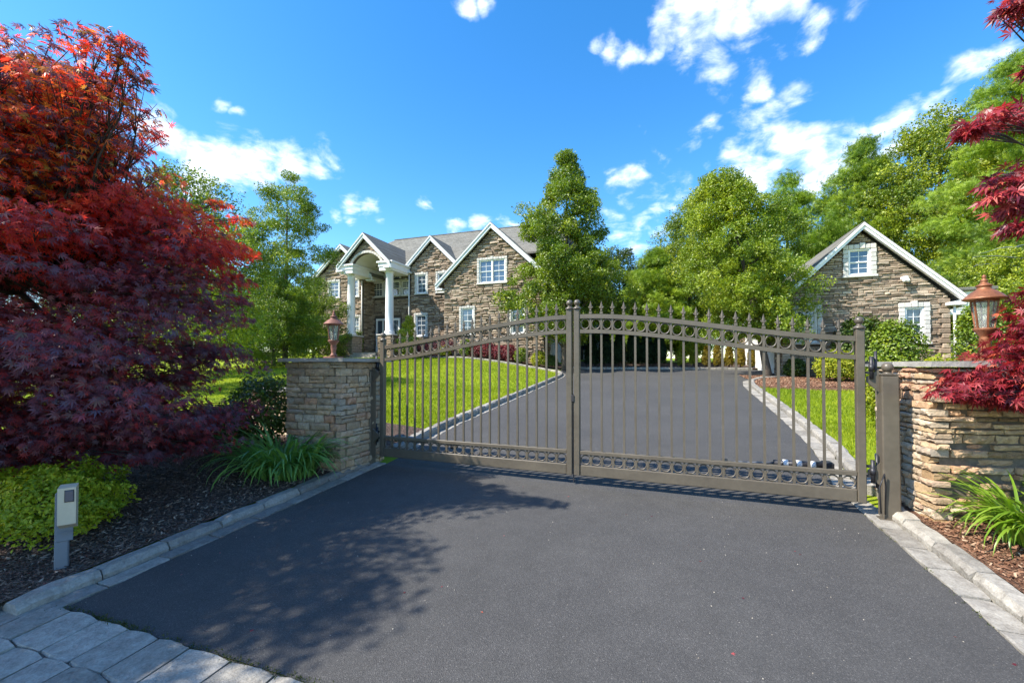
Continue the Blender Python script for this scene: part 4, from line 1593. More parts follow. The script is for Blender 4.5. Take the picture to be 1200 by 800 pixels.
post(-4.075, 5.30, 1.36, 'square steel gate post in blue shade beside the left stone pier', 1)
post(2.035, 5.10, 1.345, 'sunlit square steel gate post in front of the right stone wall', -1)
# a cable loop under the right hinge
tag(MB().tube([(1.93, 5.0, .05), (1.91, 4.97, .30), (1.96, 5.0, .42), (1.98, 5.03, .30), (1.97, 5.02, .04)], .007, 6).build('cable', M['black_metal']), 'thin black cable loop hanging between right hinge and steel post', 'cable')


# ================================================================== STONE PIERS
def near_stone(L, H, Dp, q, nx=5, nz=3, amp=.014, edge=.012):
    """a near stone with a broken face: x along, -y outward, z up, back open"""
    V = []
    F = []
    sx, sz, sk = q.uniform(0, 90), q.uniform(0, 90), q.uniform(-.02, .02)
    for k in range(nz):
        for i in range(nx):
            u = i / (nx - 1)
            v = k / (nz - 1)
            x = L * u
            z = H * v
            p = amp * (1.2 * mnoise.noise((x * 11 + sx, z * 11 + sz, 0)) + .9 * mnoise.noise((x * 37 + sx, z * 37, 3.1))) + sk * (u - .5)
            ed = (i in (0, nx - 1)) or (k in (0, nz - 1))
            if ed:
                p -= edge * q.uniform(.4, 1.3)
            jx = q.uniform(-.005, .005) if i in (0, nx - 1) else q.uniform(-.01, .01)
            jz = q.uniform(-.004, .004) if k in (0, nz - 1) else q.uniform(-.006, .006)
            if i == 0:
                jx = abs(jx) * .6
            if i == nx - 1:
                jx = -abs(jx) * .6
            V.append((x + jx, -p, z + jz))
    for k in range(nz - 1):
        for i in range(nx - 1):
            a = k * nx + i
            F.append((a, a + 1, a + nx + 1, a + nx))
    loop = [i for i in range(nx)] + [k * nx + nx - 1 for k in range(1, nz)] + [(nz - 1) * nx + i for i in range(nx - 2, -1, -1)] + [k * nx for k in range(nz - 2, 0, -1)]
    b0 = len(V)
    for i in loop:
        x, y, z = V[i]
        V.append((min(L, max(0, x)), Dp, min(H, max(0, z))))
    m = len(loop)
    for j in range(m):
        F.append((loop[(j + 1) % m], loop[j], b0 + j, b0 + (j + 1) % m))
    return V, F


def pier_face(root, off, O, u, nrm, length, z0, z1, rows, q, mat, start, end, lmin, lmax, pmin, pmax, gap, depth=.14, amp=.014, zb=None):
    """lays coursed stones on one face; start/end(row) let courses run past or stop short of the corners"""
    O = Vector(O)
    u = Vector(u).normalized()
    nrm = Vector(nrm).normalized()
    for r, (za, zt) in enumerate(rows):
        x = start(r)
        e = end(r)
        while x < e - .03:
            L = q.uniform(lmin, lmax)
            if e - (x + L) < lmin * .8:
                L = e - x
            parts = [(za, zt)]
            if zt - za > .075 and q.random() < .22 and L < .3:
                m = za + (zt - za) * q.uniform(.4, .6)
                parts = [(za, m), (m, zt)]
            for a, b in parts:
                p = q.uniform(pmin, pmax)
                V, F = near_stone(L - gap * q.uniform(.7, 1.5), b - a - gap * q.uniform(.7, 1.4), depth, q, 8 if L > .2 else 6, 4, amp)
                c = O + u * x + Vector((0, 0, a)) + nrm * p
                vv = [tuple(u * vx - nrm * vy + Vector((0, 0, vz))) for vx, vy, vz in V]
                me = bpy.data.meshes.new('stone')
                me.from_pydata(vv, [], F)
                me.materials.append(mat)
                link('stone', me, root, c - Vector(off), None)
            x += L


def rows_of(z0, z1, q, hmin, hmax):
    return list(stone_rows(z0, z1, hmin, hmax, q))


def cap_slabs(root, off, poly_segments, z, th, mat, q):
    for quad in poly_segments:
        n = len(quad)
        # rough-edged slab, outline subdivided
        out = []
        for i in range(n):
            x0, y0 = quad[i]
            x1, y1 = quad[(i + 1) % n]
            d = math.hypot(x1 - x0, y1 - y0)
            k = max(1, int(d / .12))
            for j in range(k):
                t = j / k
                out.append((x0 + (x1 - x0) * t + q.uniform(-.008, .008), y0 + (y1 - y0) * t + q.uniform(-.008, .008)))
        m = len(out)
        V = [(x - off[0], y - off[1], z - off[2] + q.uniform(-.003, .003)) for x, y in out] + [(x - off[0] + q.uniform(-.006, .006), y - off[1] + q.uniform(-.006, .006), z + th - off[2]) for x, y in out]
        F = [tuple(range(m - 1, -1, -1)), tuple(range(m, 2 * m))] + [(i, (i + 1) % m, m + (i + 1) % m, m + i) for i in range(m)]
        MB().add(V, F).build('cap_slab', mat, root)


def right_pier():
    q = random.Random(8)
    off = (2.6, 5.3, 0)
    root = empty('stone_pier', off, 0, 'sunlit tan ledgestone pier and wall under the crimson maple at right', 'stone wall', 'stone piers beside the gate')
    z0, zt = -.12, 1.42
    C0 = Vector((2.28, 4.87, 0))                 # near corner
    B0 = Vector((2.20, 5.75, 0))                 # far end of the face along the drive
    u1 = (C0 - B0).normalized()
    n1 = Vector((-1, -.09, 0)).normalized()
    u2 = Vector((math.cos(math.radians(11)), math.sin(math.radians(11)), 0))
    n2 = Vector((math.sin(math.radians(11)), -math.cos(math.radians(11)), 0))
    LA = (C0 - B0).length
    LB = 2.1
    E0 = C0 + u2 * LB
    # core
    core = [(B0.x + .06, B0.y), (C0.x + .055, C0.y + .06), (E0.x, E0.y + .06), (E0.x - .2, E0.y + .7), (3.1, 5.95), (B0.x + .06, 5.95)]
    V = [(x - off[0], y - off[1], z0 - .1) for x, y in core] + [(x - off[0], y - off[1], zt + .0) for x, y in core]
    n = len(core)
    MB().add(V, [tuple(range(n - 1, -1, -1)), tuple(range(n, 2 * n))] + [(i, (i + 1) % n, n + (i + 1) % n, n + i) for i in range(n)]).build('core', M['mortar'], root)
    rows = rows_of(z0, zt, q, .045, .095)
    # the face along the drive: tight pale stones
    pier_face(root, off, B0, u1, n1, LA, z0, zt, rows, q, M['wallstone_pale'], lambda r: 0.0, lambda r: LA - (.0 if r % 2 else .15), .09, .26, -.005, .035, .009, .14, .012)
    # the face to the street: deep raked ledgestone
    pier_face(root, off, C0, u2, n2, LB, z0, zt, rows, q, M['wallstone'], lambda r: (.13 if r % 2 else 0.0), lambda r: LB, .10, .38, -.07, .045, .014, .2, .022)
    segs = []
    o = .06
    P0 = B0 + n1 * o
    P1 = C0 + n1 * o + n2 * o
    P2 = C0 + u2 * .95 + n2 * o
    P3 = C0 + u2 * LB + n2 * o
    segs.append([(P0.x, P0.y), (P0.x + .06, P0.y - .32), (P0.x + .42, P0.y - .3), (P0.x + .42, P0.y + .25), (P0.x, P0.y + .25)])
    segs.append([(P0.x + .062, P0.y - .328), (P1.x, P1.y), (P2.x, P2.y), (P2.x - .1, P2.y + .62), (P0.x + .428, P0.y - .308)])
    segs.append([(P2.x + .008, P2.y), (P3.x, P3.y), (P3.x - .1, P3.y + .7), (P2.x - .09, P2.y + .63)])
    segs.append([(P0.x + .43, P0.y - .29), (P2.x - .1, P2.y + .63), (P2.x - .1, P2.y + .9), (P0.x + .43, P0.y + .25)])
    cap_slabs(root, off, segs, 1.43, .05, M['cap'], q)


right_pier()


def left_pier():
    q = random.Random(15)
    off = (-4.5, 5.1, 0)
    root = empty('stone_pier', off, 0, 'shaded grey brown stone pier with bluestone cap behind the dark green daylily', 'stone wall', 'stone piers beside the gate')
    z0, zt = -.10, 1.485
    C0 = Vector((-4.03, 4.66, 0))
    L0 = Vector((-4.98, 4.66, 0))
    B0 = Vector((-4.03, 5.62, 0))
    LA = .95
    core = [(-4.95, 4.70), (-4.075, 4.70), (-4.075, 5.6), (-4.95, 5.6)]
    MB().box(-4.93 - off[0], -4.08 - off[0], 4.70 - off[1], 5.58 - off[1], z0 - .1, zt).build('core', M['mortar_pale'], root)
    rows = rows_of(z0, zt, q, .052, .108)
    pier_face(root, off, L0, (1, 0, 0), (0, -1, 0), LA, z0, zt, rows, q, M['wallstone_pale'], lambda r: 0.0, lambda r: LA - (.12 if r % 2 else 0), .13, .34, .0, .022, .008, .10, .009)
    pier_face(root, off, C0, (0, 1, 0), (1, 0, 0), .95, z0, zt, rows, q, M['wallstone_pale'], lambda r: (0.0 if r % 2 else .12), lambda r: .95, .12, .30, .0, .022, .008, .10, .009)
    pier_face(root, off, (-4.98, 5.6, 0), (0, -1, 0), (-1, 0, 0), .94, z0, zt, rows, q, M['wallstone_pale'], lambda r: 0.0, lambda r: .92, .14, .34, .0, .022, .008, .10, .009)
    cap_slabs(root, off, [[(-5.06, 4.58), (-4.52, 4.58), (-4.52, 5.68), (-5.06, 5.68)], [(-4.512, 4.58), (-3.95, 4.58), (-3.95, 5.68), (-4.512, 5.68)]], 1.487, .05, M['cap'], q)


left_pier()


def wing_wall():
    q = random.Random(33)
    off = (-6.2, 6.0, 0)
    root = empty('garden_wall', off, 0, 'low shaded stone wing wall running left from the pier under the maple', 'stone wall')
    A = Vector((-7.6, 6.25, 0))
    B = Vector((-5.0, 5.35, 0))
    u = (B - A).normalized()
    n = Vector((u.y, -u.x, 0))
    L = (B - A).length
    rows = rows_of(-.05, .95, q, .07, .13)
    pier_face(root, off, A, u, n, L, 0, .95, rows, q, M['wallstone_pale'], lambda r: 0.0, lambda r: L, .16, .4, .0, .025, .009, .1, .010)
    P = [A + n * -.03, B + n * -.03, B - n * .4, A - n * .4]
    V = [(p.x - off[0], p.y - off[1], -.15) for p in P] + [(p.x - off[0], p.y - off[1], .95) for p in P]
    MB().add(V, [(3, 2, 1, 0), (4, 5, 6, 7)] + [(i, (i + 1) % 4, 4 + (i + 1) % 4, 4 + i) for i in range(4)]).build('core', M['mortar_pale'], root)
    P = [A + n * .06, B + n * .06, B - n * .44, A - n * .44]
    cap_slabs(root, off, [[(p.x, p.y) for p in P]], .953, .05, M['cap'], q)


wing_wall()


# ================================================================== LANTERNS
def lantern(x, y, z, sc, wide, yaw, label, mat):
    root = empty('pier_lantern', (x, y, z), yaw, label, 'lantern', 'copper lanterns on the piers')
    S = Matrix.Diagonal((sc * wide, sc * wide, sc, 1))

    def part(mb, name, mt, par=root):
        mb.v = [tuple(S @ Vector(p)) for p in mb.v]
        return mb.build(name, mt, par)
    part(MB().box(-.15, .15, -.15, .15, .002, .035, None, .006), 'plinth', mat)
    part(MB().lathe([(.075, .035), (.078, .06), (.055, .08), (.048, .12), (.062, .20), (.058, .215), (.066, .225), (.05, .24), (.062, .255), (.10, .30), (.118, .318), (.118, .332)], 20), 'pedestal', mat)
    # six tapered glass sides between bars
    n = 6
    r0, r1, za, zb = .088, .128, .335, .60
    cage = MB()
    for i in range(n):
        a0, a1 = 2 * PI * i / n, 2 * PI * (i + 1) / n
        p = [(r0 * math.cos(a0), r0 * math.sin(a0), za), (r0 * math.cos(a1), r0 * math.sin(a1), za), (r1 * math.cos(a1), r1 * math.sin(a1), zb), (r1 * math.cos(a0), r1 * math.sin(a0), zb)]
        inn = [(v[0] * .955, v[1] * .955, v[2]) for v in p]
        part(MB().add(p + inn, [(0, 1, 2, 3), (7, 6, 5, 4), (0, 4, 5, 1), (1, 5, 6, 2), (2, 6, 7, 3), (3, 7, 4, 0)]), 'glass_pane', M['lampglass'])
        cage.bar((r0 * 1.02 * math.cos(a0), r0 * 1.02 * math.sin(a0), za - .002), (r1 * 1.02 * math.cos(a0), r1 * 1.02 * math.sin(a0), zb + .004), .017, .017)
    cage.lathe([(r1 * .98, zb + .002), (r1 * 1.06, zb + .002), (r1 * 1.06, zb + .016), (r1 * .98, zb + .016)], 24, close=False)
    part(cage, 'cage', mat)
    part(MB().lathe([(.018, .336), (.018, .40), (.024, .405), (.022, .45), (.008, .475)], 10), 'lamp_bulb', M['cream_paint'])
    part(MB().lathe([(.12, .617), (.19, .615), (.215, .624), (.218, .630), (.20, .642), (.17, .668), (.125, .700), (.080, .724), (.072, .735), (.070, .752), (.084, .758), (.084, .766), (.055, .776), (.035, .795), (.030, .802), (.042, .809), (.035, .820), (.018, .832), (.016, .840), (.026, .849), (.022, .860), (.004, .878)], 28), 'roof', mat)
    return root


lantern(2.92, 5.40, 1.482, 0.95, .76, .3, 'orange copper lantern standing on the right pier above the crimson leaves', M['copper'])
lantern(-4.56, 5.10, 1.539, 0.80, .84, .1, 'smaller pinkish copper lantern on the bluestone cap of the left pier', M['copper_dull'])


def intercom():
    x, y = -4.37, 2.01
    root = empty('intercom_post', (x, y, bed_l(x, y) - .02), math.radians(56), 'grey intercom post with beige keypad box in front of the lime shrub', 'intercom')
    root.scale = (1.0, 1.0, 1.13)
    # upright with a beige speaker box leaning out at the top
    MB().box(-.042, .036, -.024, .024, 0, .53, None, .006).build('post', M['intercom_post'], root)
    MB().box(-.060, .060, -.05, .05, -.01, .012, None, .004).build('foot_plate', M['intercom_post'], root)
    MB().box(-.034, .062, -.030, -.0225, .20, .46, None, .003).build('mounting_plate', M['intercom_post'], root)
    body = MB()
    prof = [(-.031, .29), (-.115, .29 + .04), (-.125, .575), (-.031, .585)]
    v = [(-.012, a, b) for a, b in prof] + [(.088, a, b) for a, b in prof]
    body.add(v, [(0, 1, 2, 3), (7, 6, 5, 4), (0, 4, 5, 1), (1, 5, 6, 2), (2, 6, 7, 3), (3, 7, 4, 0)])
    b = body.build('housing', M['intercom_box'], root)
    MB().box(.030, .074, -.1285, -.1255, .485, .555, None, .002).build('screen', M['glass'], b)
    MB().box(.026, .078, -.1270, -.1235, .480, .560, None, .001).build('screen_frame', M['black_metal'], b)
    for k in range(3):
        MB().box(-.01, .05, -.0305 - .01 * k, -.03 - .01 * k, .245 + .008 * k, .268, None, 0).build('cover_rib', M['intercom_post'], b)


intercom()

# ================================================================== FOLIAGE TOOLS
def tmpl_palmate(lobes=7, w=.13):
    V = []
    F = []
    ang = {7: [0, 36, -36, 74, -74, 118, -118], 5: [0, 44, -44, 95, -95]}[lobes]
    ln = {7: [1, .94, .94, .74, .74, .42, .42], 5: [1, .9, .9, .62, .62]}[lobes]
    for a, L in zip(ang, ln):
        r = math.radians(a)
        ca, sa = math.cos(r), math.sin(r)
        b = len(V)
        for x, y, z in ((0, 0, 0), (-w * L, .42 * L, .015), (0, L, -.22 * L * L), (w * L, .42 * L, .015)):
            V.append((x * ca + y * sa, -x * sa + y * ca, z))
        F.append((b, b + 3, b + 2, b + 1))
    return np.array(V), np.array(F)


def tmpl_oval(w=.34, fold=.12):
    V = [(0, 0, 0), (-w, .48, fold), (0, 1, -.08), (w, .48, fold)]
    return np.array(V), np.array([(0, 3, 2), (0, 2, 1)])


def tmpl_spray(n=5, w=.09, spread=120):
    V = []
    F = []
    for i in range(n):
        a = math.radians(-spread / 2 + spread * i / (n - 1))
        ca, sa = math.cos(a), math.sin(a)
        L = 1 - .25 * abs(i - (n - 1) / 2) / n
        b = len(V)
        for x, y, z in ((0, 0, 0), (-w, .5 * L, .05), (0, L, -.06), (w, .5 * L, .05)):
            V.append((x * ca + y * sa, -x * sa + y * ca, z + .1 * math.sin(i * 2.4)))
        F.append((b, b + 3, b + 2, b + 1))
    return np.array(V), np.array(F)


def tmpl_cluster(k, seed, base, spread=.8, smin=.45, smax=.75):
    """several leaves on a twig, as one small template"""
    q = np.random.default_rng(seed)
    Vb, Fb = base
    V = []
    F = []
    for i in range(k):
        n = q.normal(size=3) + np.array([0, 0, .9])
        n /= np.linalg.norm(n)
        a = q.normal(size=3)
        a -= n * (a @ n)
        a /= np.linalg.norm(a)
        x = np.cross(a, n)
        s = q.uniform(smin, smax)
        o = q.normal(size=3) * spread * .5
        o[2] *= .6
        P = o + s * (Vb[:, :1] * x + Vb[:, 1:2] * a + Vb[:, 2:] * n)
        F.append(Fb + i * len(Vb))
        V.append(P)
    return np.concatenate(V), np.concatenate(F)


PAL7 = tmpl_palmate(7, .105)
PAL5 = tmpl_palmate(5, .15)
OVAL = tmpl_oval()
SLIM = tmpl_oval(.17, .05)
SPRAY = tmpl_spray()
TWIG = tmpl_cluster(5, 3, OVAL)
TUFT = tmpl_cluster(4, 5, tmpl_spray(4, .07, 100), .6, .6, .9)


def unit(a):
    return a / np.maximum(1e-9, np.linalg.norm(a, axis=1, keepdims=True))


def scatter(name, mat, tmpl, C, N, A, S, T, parent, off, kind='stuff'):
    """one mesh of many leaves: centres C, normals N, leaf directions A, sizes S, tints T"""
    Vt, Ft = tmpl
    N = unit(N)
    A = A - N * np.sum(A * N, axis=1, keepdims=True)
    A = unit(A)
    X = np.cross(A, N)
    S = S[:, None, None]
    P = C[:, None, :] + S * (Vt[None, :, 0:1] * X[:, None, :] + Vt[None, :, 1:2] * A[:, None, :] + Vt[None, :, 2:3] * N[:, None, :])
    m, k = len(C), len(Vt)
    P = P.reshape(-1, 3) - np.array(off)
    F = (Ft[None] + (np.arange(m) * k)[:, None, None]).reshape(-1, Ft.shape[1])
    me = fast_mesh(name, P, F, mat, np.repeat(T, k))
    o = link(name, me, parent)
    if kind:
        o['kind'] = kind
    return o


def limb_path(a, b, q, sag=0.12, n=6):
    a = Vector(a)
    b = Vector(b)
    d = (b - a)
    L = d.length
    side = Vector((q.uniform(-1, 1), q.uniform(-1, 1), q.uniform(.1, 1))) * L * sag
    return [a + d * t + side * (4 * t * (1 - t)) + Vector((q.uniform(-1, 1), q.uniform(-1, 1), q.uniform(-1, 1))) * L * .02 * (1 if 0 < t < 1 else 0) for t in [i / n for i in range(n + 1)]]


def tree(name, label, x, y, top, prof, mat, n_clump, per, leaf, tmpl, seed, cat='tree', group=None, clump=.5, bole=.16, limbs=10, lean=(0, 0), crown_lo=.2, flat=.7, z0=None, hollow=.35, extra=0.0, fork=None, up=.4, bark='bark', lump=1.0):
    """a tapered trunk with limbs and a crown of separate leaves gathered in clumps along the limbs.
    prof: list of (fraction of height, radius)"""
    q = random.Random(seed)
    nr = np.random.default_rng(seed)
    base = tz(x, y) if z0 is None else z0
    Hh = top - base
    root = empty(name, (x, y, base), 0, label, cat, group)
    off = (x, y, base)
    fz = [p[0] for p in prof]
    fr = [p[1] for p in prof]

    def axis(t):
        return Vector((x + lean[0] * t + .12 * math.sin(t * 5 + seed) * bole * 4, y + lean[1] * t * t + .12 * math.sin(t * 4 + seed * 2) * bole * 4, base + Hh * t))
    tr = MB()
    pts = [axis(t) - Vector(off) for t in [0, .04, .12, .25, .4, .55, .7, .85, .96]]
    pts[0].z -= .15
    tr.tube(pts, [bole * k for k in (1.35, 1.08, .95, .85, .68, .5, .34, .18, .06)], 9)
    tr.build('trunk', M[bark], root)
    # clump centres fill the envelope, thinned inside, with lumpy radius
    lum = [(q.uniform(0, 6.28), q.uniform(1.5, 4), q.uniform(.05, .16) * lump) for _ in range(5)]
    cc = []
    tries = 0
    while len(cc) < n_clump and tries < n_clump * 60:
        tries += 1
        t = q.uniform(crown_lo, 1.0)
        r = float(np.interp(t, fz, fr))
        if q.random() > (r / max(fr)) ** 1.0 + .06:
            continue
        a = q.uniform(0, 2 * PI)
        lmp = max(.4, 1 + sum(w * math.sin(a * round(f) + p + t * 7 * f) for p, f, w in lum))
        u = q.random() ** .5
        if u < hollow:
            continue
        R0 = r * u * lmp
        c = axis(min(t, .97))
        cc.append((c.x + R0 * math.cos(a), c.y + R0 * math.sin(a), base + Hh * t - .02 * R0, R0, a, t))
    nl = 0
    for i, c in enumerate(cc):
        if nl >= limbs:
            break
        if c[3] < .35 * max(fr) and i % 3:
            continue
        t0 = max(.10, c[5] - .10 - .05 * c[3] / max(fr))
        a = axis(t0)
        lp = [p - Vector(off) for p in limb_path(a, (c[0], c[1], c[2]), q, .10)]
        r0 = bole * .34 * (1 - t0 * .6)
        MB().tube(lp, [r0 * (1 - .8 * k / 6) for k in range(7)], 6).build('limb', M[bark], root)
        nl += 1
    # leaves
    K = np.array([(c[0], c[1], c[2]) for c in cc])
    cen = np.array([x, y, base + Hh * .5])
    sz = nr.uniform(.6, 1.25, len(K)) * clump
    idx = np.repeat(np.arange(len(K)), per)
    n = len(idx)
    dirs = unit(nr.normal(size=(n, 3)))
    rad = nr.uniform(.25, 1, n) ** .6
    Pn = K[idx] + dirs * (rad * sz[idx])[:, None] * np.array([1, 1, flat])
    outw = Pn - cen
    outw[:, 2] *= .35
    N = unit(dirs * .85 + unit(outw) * .45 + np.array([0, 0, up]) + nr.normal(size=(n, 3)) * .6)
    A = unit(dirs + outw * .1 + nr.normal(size=(n, 3)) * .5 + np.array([0, 0, -.25]))
    S = nr.uniform(.65, 1.3, n) * leaf
    ct = nr.uniform(.1, .9, len(K))
    T = np.clip(ct[idx] * .55 + nr.uniform(0, .45, n), .01, .985)
    scatter('crown', mat, tmpl, Pn, N, A, S, T, root, off)
    return root


def shrub(name, label, x, y, rx, ry, h, mat, n, leaf, tmpl, seed, cat='shrub', group=None, z0=None, stem=True, tight=.25, lump=.18, cone=0.0, up=.3, singles=0):
    """a clipped or loose bush: a shell of leaves over an egg-shaped body, with stems inside"""
    q = random.Random(seed)
    nr = np.random.default_rng(seed)
    base = tz(x, y) if z0 is None else z0
    root = empty(name, (x, y, base), 0, label, cat, group)
    st = MB()
    for i in range(6):
        a = 2 * PI * i / 6 + q.uniform(-.3, .3)
        st.tube([(0.02 * math.cos(a), .02 * math.sin(a), -.03), (rx * .25 * math.cos(a), ry * .25 * math.sin(a), h * .35), (rx * .5 * math.cos(a), ry * .5 * math.sin(a), h * .7)], [.018, .012, .005], 5)
    st.build('stem', M['bark'], root)
    d = unit(nr.normal(size=(n, 3)))
    d[:, 2] = np.where(d[:, 2] < -.75, -d[:, 2], d[:, 2])
    rr = 1 - np.abs(nr.normal(size=n)) * tight
    rr = np.clip(rr, .25, 1.02)
    az = np.arctan2(d[:, 1], d[:, 0])
    lm = 1 + lump * (np.sin(az * 3 + seed) * .4 + np.sin(az * 7 + d[:, 2] * 9 + seed * 2) * .35 + np.sin(d[:, 2] * 13 + az * 5) * .3)
    t = (d[:, 2] * rr * lm + 1) / 2
    k = 1 - cone * np.clip(t, 0, 1)
    P = np.stack([d[:, 0] * rx * rr * lm * k, d[:, 1] * ry * rr * lm * k, h * np.clip(t, .02, 1.2)], 1)
    N = unit(d * .8 + nr.normal(size=(n, 3)) * .5 + np.array([0, 0, up]))
    A = unit(d * .6 + nr.normal(size=(n, 3)) * .7 + np.array([0, 0, .2]))
    S = nr.uniform(.65, 1.35, n) * leaf
    T = np.clip(.35 + .35 * nr.uniform(-1, 1, n) + .22 * np.sin(az * 4 + d[:, 2] * 6 + seed), .01, .985)
    scatter('foliage', mat, tmpl, P + np.array([x, y, base]), N, A, S, T, root, (x, y, base))
    return root


